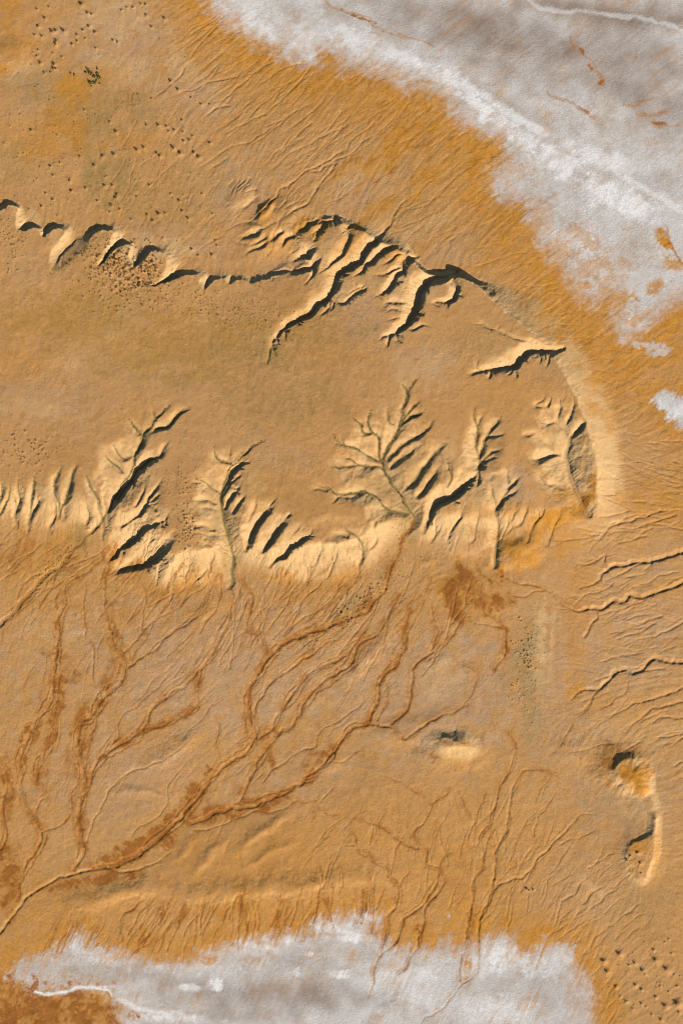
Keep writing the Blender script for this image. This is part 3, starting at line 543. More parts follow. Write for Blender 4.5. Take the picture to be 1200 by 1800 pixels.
def rillet(x, y, n, dp, w, br, kids=0, salt_in=-2):
    P = []; a = 0
    for k in range(n):
        P.append((x, y))
        vx, vy = flow_at(x, y); a = a * .8 + random.gauss(0, .13)
        c, s = math.cos(a), math.sin(a); x += 4.5 * (vx * c - vy * s); y += 4.5 * (vx * s + vy * c)
        if salt_in < samp(SALT0, x, y): break
        if samp(DR, x, y) > -6: break
    if len(P) < 4: return
    BRAID.append((2000, w, dp, br, np.array(P)))
    for _ in range(kids):
        i = random.randrange(2, len(P)); qx, qy = P[i]; vx, vy = flow_at(qx, qy); sd = random.choice((-1, 1)) * random.uniform(.25, .5); Q = [(qx, qy)]
        for k in range(random.randint(3, 8)):
            c, s = math.cos(sd), math.sin(sd); qx -= 4 * (vx * c - vy * s); qy -= 4 * (vx * s + vy * c); sd *= .85; sd += random.gauss(0, .12); Q.append((qx, qy))
        BRAID.append((2000, w * .8, dp * .75, br, np.array(Q[::-1])))
SALT0 = np.maximum(poly_sd(SALT_N, 60, XW, YW)[0], poly_sd(SALT_S, 60, XW, YW)[0])
def sow(n, x0, y0, x1, y1, hw, ln, dp, br, kids=1, salt_in=-2):
    for _ in range(n):
        u = random.random(); o = random.gauss(0, .5) * hw; L = math.hypot(x1 - x0, y1 - y0)
        x = x0 + (x1 - x0) * u - (y1 - y0) / L * o; y = y0 + (y1 - y0) * u + (x1 - x0) / L * o
        if samp(DR, x, y) > -10 or samp(RIVERLESS, x, y) > 0: continue
        rillet(x, y, int(random.uniform(.5, 1.3) * ln), dp * random.uniform(.5, 1.3), random.uniform(.3, .8), br * random.random(), random.randint(0, kids * 2), salt_in)
RIVERLESS = np.zeros(X.shape, np.float32)
sow(52, 330, 60, 560, 350, 70, 26, .85, .25, 2)
sow(45, 480, 330, 840, 450, 60, 22, .6, .3, 1)
sow(40, 560, 180, 860, 330, 60, 18, .45, .45, 1)
sow(60, 860, 480, 1060, 720, 60, 14, .4, .2, 0)
sow(50, 1070, 780, 1180, 900, 80, 14, .9, .15, 1)
sow(36, 1030, 920, 1070, 1330, 80, 20, 1.0, .15, 2)
sow(16, 1110, 1000, 1150, 1330, 60, 14, 1.1, .15, 2)
sow(45, 190, 270, 380, 450, 70, 14, .6, .15, 1)
sow(48, 20, 950, 400, 1010, 40, 30, .8, .6, 1)
sow(52, 410, 1015, 880, 1020, 50, 30, .9, .6, 1)
sow(70, 30, 1120, 760, 1130, 120, 18, .6, .25, 1)
sow(60, 60, 1320, 640, 1300, 120, 16, .5, .25, 1)
sow(70, 260, 1592, 690, 1568, 18, 20, .9, 1.0, 0, 22)
sow(40, 90, 1620, 300, 1610, 40, 14, .6, .6, 0, 14)
sow(60, 560, 1480, 1000, 1430, 90, 16, .8, .3, 2)
sow(50, 870, 1560, 1120, 1560, 80, 14, .8, .15, 2)
sow(30, 950, 1650, 1100, 1760, 60, 10, .7, .1, 0)
for q, w, dp, br, P in BRAID:
    n = len(P); u = np.linspace(0, 1, n)
    if dp < 1.9: dp = dp * 0.8
    w = w * 0.66
    dep = dp * np.minimum(1, 0.35 + 2.2 * u) * (0.6 + 0.6 * RNG.random(n))
    wid = w * (0.75 + 0.5 * RNG.random(n)); wid = np.convolve(np.pad(wid, 2, mode='edge'), np.ones(5) / 5, 'valid')
    if q == 0: wid = w * (1 + 1.3 * sstep(0.80, 0.95, u))
    if q == 2: wid = w * (0.7 + 0.9 * sstep(0.75, 0.97, u))
    wid = wid * (0.5 + np.minimum(0.5, u * 2))
    h0 = samp(blur(ZP2, 1), P[:, 0], P[:, 1]) if q == 0 else samp(ZP2, P[:, 0], P[:, 1])
    rill = 0.55
    dep = dep * (1 - .6 * sstep(-4, 10, samp(SALT0, P[:, 0], P[:, 1])))
    for sl, d, at, ox, oy in segs(P, [h0 - dep, wid, dep], 3.2 * w + dp / 0.3 + 5, X + 1.2 * WX, Y + 1.2 * WY):
        k = (ox * SUNX + oy * SUNY) / (d + 0.8)
        s = rill * (0.75 + 1.1 * sstep(-0.2, 0.7, k))
        zz = at[0] + s * np.maximum(d - 0.6 * at[1], 0) + 0.25 * WOB[sl]
        Z[sl] = np.maximum(smin(Z[sl], zz, 0.35), np.minimum(Z[sl], ZP2[sl] - at[2] * 1.3))
        if br > 0:
            m = br * (1 - sstep(0.5, 1.9, d / (at[1] * 1.2 + 2.0) + 0.8 * WOB[sl] + 0.35 * FX[sl])) * (1 if q in (0, 2) else sstep(-0.6, 0.1, STAIN[sl])) * (1 - 0.75 * (q != 0) * (1 - sstep(.4, 1.3, d)))
            RUST[sl] = np.maximum(RUST[sl], m)
            if q in (0, 2): RIVER[sl] = np.maximum(RIVER[sl], (1 - sstep(0.8, 1.6, d / (at[1] + 0.7) + 0.3 * WOB[sl])))

# ------------------------------------------------------------------ surface kinds
def patches(lst):
    m = np.zeros(X.shape, np.float32)
    for x, y, rx, ry, a, s in lst:
        sl, q = blob(x, y, rx, ry, a, 0.8)
        m[sl] = np.maximum(m[sl], s * q)
    return m
SDN, _ = poly_sd(SALT_N, 150, XW, YW)
SDS, _ = poly_sd(SALT_S, 120, XW, YW)
SDE, _ = poly_sd(SALT_E, 120, XW, YW)
SDP, _ = poly_sd(SALT_P, 60, XW, YW)
Zs = blur(Z, px(22))
gyv, gxv = np.gradient(Zs, ST)
gl = np.hypot(gxv, gyv) + 1e-5
fx, fy = -gxv / gl, -gyv / gl
# on and near the flats let the streaks follow the way off the land
nse = sstep(-160, 0, SDN); ang = 0.0
fx = fx * (1 - nse) + 0.80 * nse; fy = fy * (1 - nse) - 0.60 * nse
sse = sstep(-90, -5, SDS)
fx = fx * (1 - sse) - 0.38 * sse; fy = fy * (1 - sse) + 0.92 * sse
gl = np.hypot(fx, fy) + 1e-5; fx /= gl; fy /= gl
def lic(noise, L):
    ii, jj = np.meshgrid(np.arange(NX, dtype=np.float32), np.arange(NY, dtype=np.float32))
    acc = noise.copy(); n = 1
    for sgn in (1, -1):
        px = ii.copy(); py = jj.copy()
        for k in range(L):
            a = np.clip(px + 0.5, 0, NX - 1).astype(np.int32); b = np.clip(py + 0.5, 0, NY - 1).astype(np.int32)
            px += sgn * fx[b, a]; py += sgn * fy[b, a]
            a = np.clip(px + 0.5, 0, NX - 1).astype(np.int32); b = np.clip(py + 0.5, 0, NY - 1).astype(np.int32)
            acc += noise[b, a]; n += 1
    acc /= n
    acc -= acc.mean(); acc /= acc.std()
    return acc
WN = blur(RNG.normal(size=X.shape).astype(np.float32), 1)
L1 = lic(WN, px(17))
L2 = lic(fbm(X, Y, 7, 3, 31).astype(np.float32), px(34))
rough = 1.6 * fbm(X, Y, 30, 6, 21, 0.64)
fine = 1.5 * fbm(X, Y, 7, 4, 22, 0.6)

rg2 = fbm(X, Y, 14, 5, 27, .65)
e = SDN + 4 + 19 * rough + 3 * L2 + 1.5 * L1 + 14 * rg2
salt = 0.5 * sstep(-22, 10, e) + 0.5 * sstep(-6, 42, e + 12 * rg2 + 2 * L1)
salt = np.maximum(salt, sstep(-6, 8, SDE + 9 * rough + 4 * fine + 3 * L2 + 2 * L1))
salt = np.maximum(salt, 0.75 * sstep(-6, 5, SDP + 16 * rough + 8 * fine))
hole = patches([(1040,450,90,44,35,.55),(1085,540,60,44,10,.6),(960,380,60,30,40,.4),(905,300,30,30,0,.4),(700,125,50,14,25,.4),(1172,430,16,40,-28,1),(1150,503,24,14,-25,.8),(1110,525,22,12,10,.8),(1185,575,30,34,20,.9),(1030,500,20,16,0,.8),(1045,470,22,10,20,.4),(1185,465,20,20,0,.8),(575,100,18,11,20,.9),(1060,440,30,12,20,.3),(745,140,26,5,8,.6),(1010,400,28,16,10,.3),(560,85,10,10,0,.4),(930,300,30,20,40,.25)])
salt = salt * (1 - hole * sstep(-0.2, 0.15, rough + 0.5 * fine + 0.25))
e = SDS + 10 * rough + 4.5 * L2 + 2 * L1 + 12 * rg2
saltS = 0.5 * sstep(-14, 8, e) + 0.5 * sstep(-6, 30, e + 10 * rg2 + 2 * L1)
holeS = patches([(330,1690,80,10,0,.8),(370,1692,40,9,0,.7),(240,1680,60,10,-8,.4),(190,1700,25,10,20,.4),(560,1645,40,6,0,.55),(620,1680,16,14,0,.35),(545,1680,10,14,0,.4),(440,1690,40,12,0,.35),(470,1685,12,20,0,.35),(690,1695,20,16,0,.35),(820,1705,14,26,10,.9),(190,1752,14,7,35,.9),(265,1785,20,4,5,.7),(940,1745,12,22,20,.3),(930,1765,24,14,-20,.35),(1000,1760,22,60,-20,.3),(1010,1720,16,40,0,.25),(100,1715,30,12,0,.25),(660,1640,20,12,0,.5),(640,1625,12,10,0,.4)])
saltS = saltS * (1 - holeS * sstep(-0.35, 0.3, rough + 0.4 * L2 + 0.2))
saltS = np.maximum(saltS, patches([(789,1613,4,5,0,.9),(1175,1680,3,2,0,.2)]))
SALT = np.clip(np.maximum(salt, saltS), 0, 1)
SALT *= 1 - 0.40 * sstep(0.0, 0.7, fbm(X, Y, 55, 6, 71, .6) + 0.12 * L2) * (1 - sstep(60, 260, np.maximum(SDN, SDS * 1.5)))

streak = sstep(-0.9, 0.8, 0.2 * L2 + 0.22 * L1 + 1.3 * rough + .5 * fine)
OCH = np.clip(1.15 - np.maximum(-SDN, 0) / 105, 0, 1) ** 1.1 * (0.35 + 0.9 * streak)
OCH = np.maximum(OCH, np.clip(1 - np.maximum(-SDS, 0) / 75, 0, 1) ** 1.1 * (0.3 + 0.9 * streak))
OCH = np.maximum(OCH, np.clip(1 - np.maximum(-np.maximum(SDE, SDP), 0) / 60, 0, 1) ** 1.2 * (0.4 + 0.7 * streak))
OCH = np.maximum(OCH, patches([(755,185,60,20,15,.9),(840,270,50,50,50,.9),(640,180,120,50,25,.55),(900,400,60,110,-38,.65),(1000,540,60,110,-38,.75),(1090,650,60,60,0,.7),(1080,700,50,60,0,.4),(700,250,110,36,-45,.8),(760,300,80,22,-45,.75),(660,370,70,14,-38,.7),(610,290,60,10,-42,.6),(640,320,60,9,-42,.6),(800,400,90,12,-32,.5),(860,460,70,10,-28,.5),
   (540,110,80,50,25,.8),(450,75,60,40,35,.8),(350,20,60,30,25,.55),(20,10,50,30,0,.6),(20,85,40,22,30,.6),(5,118,22,14,0,.8),(45,70,20,40,-30,.5),(130,150,50,30,0,.8),(110,215,60,60,0,.6),(80,260,60,30,0,.5),(60,240,60,40,0,.4),(225,250,80,20,0,.35),(180,130,40,20,0,.4),
   (465,375,28,16,-50,.75),(480,355,12,12,0,.6),(530,395,22,16,-35,.7),(560,405,30,20,-40,.5),(620,425,40,25,-40,.35),(490,430,40,30,-40,.35),(700,450,30,14,25,.4),
   (975,910,60,24,-25,.9),(985,908,75,26,-22,.7),(925,965,55,36,0,.75),(1038,878,14,16,0,1),(940,940,40,30,-30,.7),(920,985,50,22,-10,.75),(1030,880,16,14,0,1),(1040,860,8,26,0,.8),(900,960,50,30,0,.5),(1000,945,40,30,0,.4),(1000,870,40,14,0,.5),(900,900,80,20,0,.3),(815,1035,75,55,0,.85),(845,1020,50,20,0,.4),
   (1025,1020,30,30,0,.4),(1012,1080,34,60,10,.4),(1012,1150,24,60,-8,.4),(1000,1190,16,22,30,.5),(1010,1220,20,26,0,.7),(1050,1240,50,26,-30,.4),(1140,1240,90,40,-20,.3),(1150,1040,90,30,-15,.25),(1170,880,80,60,0,.5),(1120,950,60,30,-20,.25),
   (1110,1360,40,32,20,.9),(1125,1385,16,26,-20,.9),(1125,1485,26,14,-12,.7),(1152,1500,10,60,6,.5),(800,1338,46,22,0,.35),(815,1308,16,7,0,.5),
   (470,1600,220,22,-3,.55),(600,1600,120,40,0,.4),(550,1620,60,30,0,.7),(690,1600,90,60,0,.4),(820,1600,50,60,0,.55),(830,1640,30,30,0,.9),(735,1640,30,30,0,.8),(930,1650,80,22,-5,.85),(980,1640,60,20,10,.6),(1060,1760,40,50,-20,.7),(1070,1720,20,40,-15,.4),(250,1650,110,22,0,.5),(100,1630,60,30,-20,.5),(680,1500,80,50,0,.3),(640,1490,90,60,0,.25),(20,1690,24,20,0,.5),
   (60,990,60,50,-30,.5),(100,960,40,30,-30,.45),(230,1020,50,30,-30,.35),(270,1040,40,25,20,.45),(330,1030,60,26,-10,.5),(540,1040,80,22,-10,.5),(500,1020,50,18,10,.5),(600,1020,40,24,-30,.6),(760,1010,30,30,0,.3),(600,1100,90,20,-25,.2),(530,1160,30,14,-25,.6),
   (60,640,90,40,0,.3),(160,570,40,20,0,.35),(350,580,60,20,0,.2),(40,560,60,20,0,.25),(240,720,70,40,-20,.12),(760,545,60,20,0,.15),(90,20,40,20,0,.2),(300,200,40,40,0,.15),(500,1500,300,130,-5,.35),(750,1550,200,120,0,.35),(150,1600,160,80,0,.35),(300,600,200,60,-10,.3),(120,560,120,60,0,.3),(560,600,120,60,20,.2),(900,690,80,40,0,.2),(450,850,70,60,0,.2),(350,640,90,30,10,.2),(960,700,60,40,0,.1),(600,480,50,20,0,.2)]) * (0.72 + 0.45 * streak))
OCH = np.clip(OCH, 0, 1)
for a_ in [(300,1452,62,17,-48),(345,1398,50,11,-52),(240,1497,44,12,-28),(395,1428,55,9,-10),(470,1410,40,8,-14),(205,1514,50,8,-14),(150,1548,90,9,-12),(560,1342,50,8,-52),(100,1222,11,34,8),(62,1292,9,50,28),(88,1290,8,34,16),(140,1262,13,34,22),(138,1330,9,46,2),(140,1430,9,60,2),(195,1100,9,50,0),(212,1165,10,34,10),(99,1120,7,60,2),(8,1385,9,60,0),(12,1540,20,50,-10),(70,1775,110,28,6),(120,1765,70,18,10),(262,1282,50,8,-22),(455,1292,24,14,0),(476,1338,7,28,-14),(825,1640,10,40,2),(737,1645,9,34,4)]:
    sl, q = blob(*a_, 0.45, 0); RUST[sl] = np.maximum(RUST[sl], 0.95 * q * sstep(-.75, .0, rough[sl] + .5 * fine[sl]))
RUST = np.maximum(RUST, patches([(285,1468,75,24,-46,1.0),(335,1410,60,18,-54,1.4),(225,1500,50,16,-22,1.5),(410,1430,70,15,-10,1.3),(170,1550,90,14,-12,1.0),(300,1450,55,17,-48,1.3),(350,1400,45,14,-50,1.2),(245,1490,34,15,-25,1.3),(400,1428,55,13,-8,1.2),(200,1518,50,9,-8,1.1),(440,1412,40,12,-10,1.1),(100,1215,16,40,5,.9),(90,1265,12,30,30,.9),(45,1300,10,40,12,.8),(38,1340,12,20,0,.9),(70,1340,14,30,18,.9),(140,1270,14,34,15,1),(140,1330,12,40,5,.9),(140,1420,11,50,3,.9),(160,1290,8,30,8,.6),(100,1225,14,20,0,1),(175,1240,30,14,-40,.7),(8,1380,12,50,0,1),(15,1540,26,50,0,1),(10,1600,16,40,0,.7),(225,1300,30,12,-25,.8),(300,1265,30,9,-25,.6),(195,1110,14,50,0,.8),(205,1160,18,30,20,.6),(100,1100,8,60,3,.7),(100,1170,10,40,0,.7),(110,1155,40,8,10,.6),(130,1180,30,10,20,.5),(440,1300,16,30,15,.7),(470,1290,40,14,-20,.7),(475,1335,8,26,-15,.8),(560,1345,45,10,-52,.8),(610,1295,26,8,-50,.6),(20,990,30,26,0,.35),(40,960,30,40,0,.3),(120,985,16,12,0,.5),(60,1780,130,50,-8,1.3),(30,1750,80,32,0,1.1),(130,1785,100,30,0,1.2),(120,1748,60,10,0,.6),(10,1520,22,50,0,.8),(12,1400,14,50,0,.7),(20,1570,22,34,0,.55),(100,1235,16,34,10,.6),(95,1290,10,26,10,.5),(75,1345,16,24,10,.5),(120,1340,14,40,10,.45),(90,1220,20,20,0,.4),(130,1180,40,20,20,.4),(195,1190,24,24,0,.5),(140,1450,12,36,0,.5),(150,1250,16,30,25,.5),
   (160,1545,80,14,-8,.55),(200,1515,50,10,-10,.8),(250,1500,40,12,-30,.9),(400,1425,60,12,-5,.9),(470,1412,50,10,-12,.7),(545,1340,26,12,-50,.5),(470,1285,40,14,-20,.45),(475,1330,10,24,-10,.5),(440,1290,20,26,20,.35),(425,1390,20,14,0,.5),(370,1440,40,14,-10,.6),
   (828,1045,62,50,10,1.15),(800,1080,30,20,0,.3),(850,1070,30,20,0,.4),(888,1140,8,40,5,.8),(815,1085,20,12,0,.5),(770,1085,18,30,0,.3),(1060,1345,40,26,-20,.5),(1090,1320,50,14,8,.35),(1075,1375,30,12,-35,.4),(600,1030,30,10,-25,.4),(120,995,14,12,0,.4),(225,1085,18,30,-20,.3),(765,1330,10,5,0,.6),(805,1350,14,6,0,.5),(1030,885,14,10,0,.6),
   (470,365,14,7,-50,.3),(640,30,70,4,22,.75),(672,50,12,6,40,.8),(705,57,10,4,20,.7),(1006,70,5,10,0,.6),(1022,88,6,10,-20,.75),(1040,115,7,14,-25,.75),(1058,140,8,10,-20,.8),(985,172,24,3,18,.6),(1028,192,22,5,35,.6),(1048,205,6,6,0,.5),(1135,198,14,4,20,.8),(1152,175,12,6,20,.6),(1163,216,18,5,10,.8),(1170,192,20,4,-15,.5),(1105,180,10,5,0,.4),(870,85,30,4,-5,.3),(1118,97,6,5,0,.6)]) * (0.6 + 0.7 * sstep(-0.4, 0.4, rough + 0.25 * L2)))
RUST = RUST * (0.35 + 0.85 * sstep(-0.45, 0.3, rough + 0.6 * fine + 0.10 * L1))
for w_, L in [(2.2,[(565,-5),(580,6),(600,15),(622,20),(642,23),(652,30),(656,42),(668,48),(688,54),(705,60),(716,62)]),(1.6,[(715,62),(740,68),(760,76)]),(2.2,[(1003,60),(1006,75),(1018,82),(1024,92),(1034,100),(1042,110),(1050,122),(1058,132),(1062,146)]),(3.2,[(1048,122),(1056,130),(1060,142)]),(1.8,[(962,158),(972,168),(990,174),(1010,180),(1020,190),(1032,196),(1044,206)]),(2.2,[(1096,182),(1120,183),(1134,174),(1150,172),(1158,182)]),(3.4,[(1124,198),(1140,201),(1156,198),(1172,193)]),(3,[(1148,213),(1164,219),(1192,218)]),(1.2,[(850,92),(870,86),(895,90)]),(1.5,[(1172,395),(1180,420),(1190,445),(1200,462)]),(1.5,[(560,1690),(545,1700)]),(2.5,[(812,1690),(808,1715),(812,1732),(830,1725)])]:
    P = spline(L, 4, 1.6)
    for sl, d, at, ox, oy in segs(P, [], 14, XW, YW):
        RUST[sl] = np.maximum(RUST[sl], 0.62 * (1 - sstep(.0, 2.0, d / w_ + 1.1 * WOB[sl] + .9 * FX[sl])))
RUST = np.clip(RUST, 0, 1)
WLINE = np.zeros(X.shape, np.float32)
for w_, v_, L in [(3.5,.45,[(925,-8),(950,10),(980,18),(1010,16),(1035,17),(1080,24),(1120,27),(1160,36),(1200,50)]),(7,.8,[(780,135),(815,148),(850,165),(885,192),(920,212),(960,232)]),(6,.6,[(1090,300),(1130,330),(1180,355),(1215,375)]),(3.2,1,[(62,1748),(75,1750),(110,1746),(150,1738),(170,1738),(185,1742),(195,1752)]),(5,.8,[(205,1760),(240,1775),(300,1790)])]:
    P = spline(L, 4, 1.2)
    for sl, d, at, ox, oy in segs(P, [], w_ * 4, XW, YW): WLINE[sl] = np.maximum(WLINE[sl], v_ * (1 - sstep(.2, 1.8, d / w_ + .8 * WOB[sl])))
SALT = np.maximum(SALT, WLINE * (Y > 1700))
RUST *= 1 - .9 * WLINE * (Y > 1700)
PINK = np.clip(patches([(400,1180,420,150,0,.9),(750,1220,200,130,0,1.1),(200,1350,180,120,0,.6),(500,1380,200,80,-20,.6),(1000,1200,160,160,0,.7),(1130,1130,90,180,0,.7),(1100,1400,120,100,0,.6),(220,60,120,80,10,.8),(330,170,90,70,0,.6),(60,170,70,60,0,.5),(420,330,90,60,-40,.6),(640,330,90,50,-35,.6),(800,420,80,40,-30,.5),(100,700,120,60,0,.5),(640,560,70,60,0,.7),(740,640,70,40,0,.6),(480,800,80,40,0,.4),(900,850,50,40,0,.8),(60,470,60,40,0,.3),(300,420,120,40,10,.5),(500,470,60,30,0,.5),(150,640,90,40,0,.35),(1040,1560,120,80,0,.4)]) * (.5 + .8 * sstep(-.4, .4, rough)), 0, 1)
OCH = np.maximum(OCH, 0.65 * np.clip(blur(RUST.astype(np.float32), px(7)) * 1.3, 0, 1) * (Y > 950))
OLIVE = np.maximum(OLIVE, patches([(160,132,26,12,15,.45),(130,180,120,60,10,.35),(230,180,60,30,0,.4),(190,310,50,60,0,.5),(170,215,60,50,0,.4),(230,340,60,50,0,.3),(160,250,50,40,0,.25),(30,280,60,40,0,.25),(250,215,60,30,0,.25),(922,1150,26,80,6,.4),(935,1240,22,70,0,.35),(900,1180,22,50,10,.25),(380,610,260,70,-5,.42),(150,560,160,60,0,.42),(500,700,140,50,0,.3),(850,600,60,40,0,.2),(470,850,60,60,0,.15),(620,1070,70,20,-32,.4),(560,1110,70,16,-22,.3),(680,1000,20,40,20,.3),(720,920,30,40,20,.35),(165,430,30,7,-40,.45),(120,465,36,6,-30,.35),(300,492,40,6,-15,.45),(190,450,20,14,-40,.4),(402,960,20,60,0,.3),(390,900,16,50,0,.25),(140,950,26,26,-40,.6),(100,1000,24,40,35,.4),(690,870,30,50,30,.25),(700,740,16,40,15,.2),(650,850,50,14,0,.2),(250,770,20,50,30,.3),(280,640,60,20,0,.15),(380,620,60,20,-20,.15),(160,570,10,8,0,.5),(80,610,20,10,0,.35),(5,555,14,10,0,.4),(310,690,60,30,-20,.12),(120,860,10,50,5,.3),(1140,1320,70,20,0,.12),(1080,1420,80,60,0,.18),(1140,1600,70,60,0,.18),(350,330,80,60,0,.18),(280,380,120,40,10,.15),(1090,1170,60,50,0,.1),(530,400,26,16,0,.3),(500,380,14,14,0,.3),(705,370,30,30,40,.3),(230,1140,40,30,0,.1)]) * (0.6 + 0.5 * sstep(-0.6, 0.5, rough + 0.4 * L1)))
OLIVE = np.clip(OLIVE, 0, 1)
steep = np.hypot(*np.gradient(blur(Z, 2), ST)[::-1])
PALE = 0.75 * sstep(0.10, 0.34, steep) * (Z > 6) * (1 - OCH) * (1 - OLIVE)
PALE = np.maximum(PALE, patches([(1055,765,46,110,-5,.5),(1036,800,8,70,-4,.6),(230,825,62,72,25,.42),(400,880,72,80,0,.42),(480,930,70,38,40,.45),(690,835,92,86,20,.4),(800,830,60,60,0,.4),(985,790,45,80,0,.6),(250,920,45,50,30,.6),(860,870,60,40,0,.5),(802,1326,34,20,0,1.2),(1122,1370,16,26,-20,.6),(1152,1490,8,60,4,.7),(600,470,110,60,35,.35),(720,510,50,40,0,.5),(915,620,50,18,-20,.7),(950,580,40,16,35,.6),(300,985,20,14,-40,.8),(350,985,60,26,0,.7),(560,980,90,28,0,.7),(790,935,50,40,0,.6),(200,30,90,50,0,.35),(220,120,70,30,10,.3),(330,120,60,30,40,.3),(310,440,40,30,0,.45),(250,430,30,26,0,.4),(205,430,26,26,0,.4),(50,385,30,20,0,.5),(110,425,30,24,0,.4),(40,120,40,20,-30,.3),(120,640,60,20,0,.25),(60,720,60,20,0,.25),(1110,1300,120,90,0,.15),(1120,1420,40,20,0,.3),(1040,1560,40,8,40,.4),(90,880,110,26,0,.6),(740,650,60,30,0,.25),(460,1030,40,20,0,.2),(950,1130,14,100,3,.7),(970,1120,8,90,3,.5),(780,1200,60,40,0,.25),(560,1240,60,20,-10,.3),(100,1100,60,60,0,.2),(600,1160,60,40,-40,.25),(640,300,70,20,-40,.3),(740,400,90,16,-35,.3)]))  # pale ground, plus sunlit basin walls, east bluff and hill faces brightened by colour
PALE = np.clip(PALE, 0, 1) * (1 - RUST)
GREY = np.clip(patches([(880,60,220,60,12,.9),(1080,90,200,60,10,.75),(800,20,220,30,6,.7),(1050,15,180,22,5,1),(1150,30,120,20,0,1),(1100,150,140,40,12,.75),(860,105,90,16,12,.55),(960,140,120,30,15,.45),(1190,200,60,60,0,.6),(850,170,60,24,35,.5),(920,200,60,20,30,.4),(700,45,90,24,20,.5),(600,25,60,10,25,.3),(480,1750,230,34,0,.8),(250,1715,150,16,0,.6),(330,1735,90,18,5,.55),(280,1700,140,20,0,.5),(480,1700,160,20,0,.55),(600,1745,60,30,0,.35),(640,1680,70,18,0,.45),(440,1790,120,14,0,.7),(560,1700,40,30,0,.3),(900,1730,100,20,0,.25),(960,1740,60,60,0,.4),(850,1710,40,20,0,.2),(1160,330,60,40,0,.25),(1010,330,70,30,0,.15),(950,250,40,20,20,.2)]), 0, 1)
GREY = np.clip(blur(GREY, px(8)) * (0.85 + 0.04 * L2 + 0.6 * fbm(X, Y, 70, 6, 72, .6)), 0, 1)
BRIGHT = 1.5 * (.35 + .65 * sstep(-.9, .9, rough + .12 * L1 + .3 * fine + (Y > 900) * (.4 * fine + .2 * L1))) * patches([(480,1655,60,12,0,.6),(580,1630,60,16,0,.6),(330,1700,120,20,0,.35),(900,1690,60,30,0,.6),(200,1690,50,14,0,.4),(960,1700,60,30,0,.4),(700,1730,80,30,0,.4),(640,80,120,30,22,.5),(470,55,90,40,28,.5),(760,120,80,20,24,.6),(440,40,40,40,30,.5),(520,60,60,26,30,.5),(700,95,90,14,22,.7),(840,180,60,14,28,.8),(900,230,80,20,35,.8),(980,280,70,26,30,.9),(1060,280,80,20,20,.7),(1100,350,90,30,25,.8),(1000,420,50,20,20,.5),(1120,570,30,14,0,.5),(1180,720,30,24,0,.5),(520,1712,9,8,0,.6),(600,1716,26,8,0,.6),(620,1652,20,9,0,.6),(545,1680,9,5,0,.5),(170,1738,40,3,0,.8),(130,1660,16,16,0,.5),(330,1740,30,8,0,.6),(380,1735,14,14,0,.7),(560,1615,30,10,0,.5),(640,1610,20,8,0,.8),(460,1665,40,14,0,.5),(880,1680,40,24,-30,.7),(850,1700,40,20,0,.5),(870,1780,80,30,0,.5),(1000,1690,20,20,0,.4),(730,1760,40,30,0,.4),(180,1790,30,20,0,.4),(290,1790,90,12,5,.6)])

# ------------------------------------------------------------------ small scale relief: rills, scrub mounds, grain
flat = sstep(0, 1, SALT)
PLAIN = sstep(1010, 1090, Y) * (1 - sstep(950, 1010, X))
WEST = (1 - sstep(200, 320, X)) * (1 - sstep(330, 380, Y))
FACE = sstep(0.02, 0.12, PROF) * (1 - sstep(-2, 0, DR)) * sstep(740, 800, X + (Y > 860) * -400)
Z += (0.07 * L1 + 0.06 * L2) * (1 - 0.8 * flat) * (1 - 0.65 * PLAIN) * (1 - 0.6 * WEST) * (1 - 0.7 * FACE) * (0.25 + 0.75 * (1 - sstep(2, 14, DR))) * (0.3 + 0.7 * (1 - OLIVE))
Z += 0.5 * fbm(X, Y, 15, 3, 55) * (1 - 0.8 * flat)
KM = np.full(X.shape, 0.28, np.float32)
KM *= 1 - 0.80 * sstep(0, 8, DR) * (1 - sstep(.12, .3, steep))
KM *= 1 - 0.75 * FACE
KM *= 1 + 1.6 * sstep(.03, .2, PROF) * (1 - sstep(-4, 2, DR)) * sstep(840, 880, Y) * (1 - sstep(960, 1010, X))
for a_ in [(480, 400, 100, 70, -45), (620, 450, 170, 70, 35)]:
    sl, q_ = blob(*a_); KM[sl] *= 1 + 2.2 * q_
KM *= 1 - 0.97 * flat
KM *= (1 - 0.6 * PLAIN) * (1 - 0.6 * WEST)
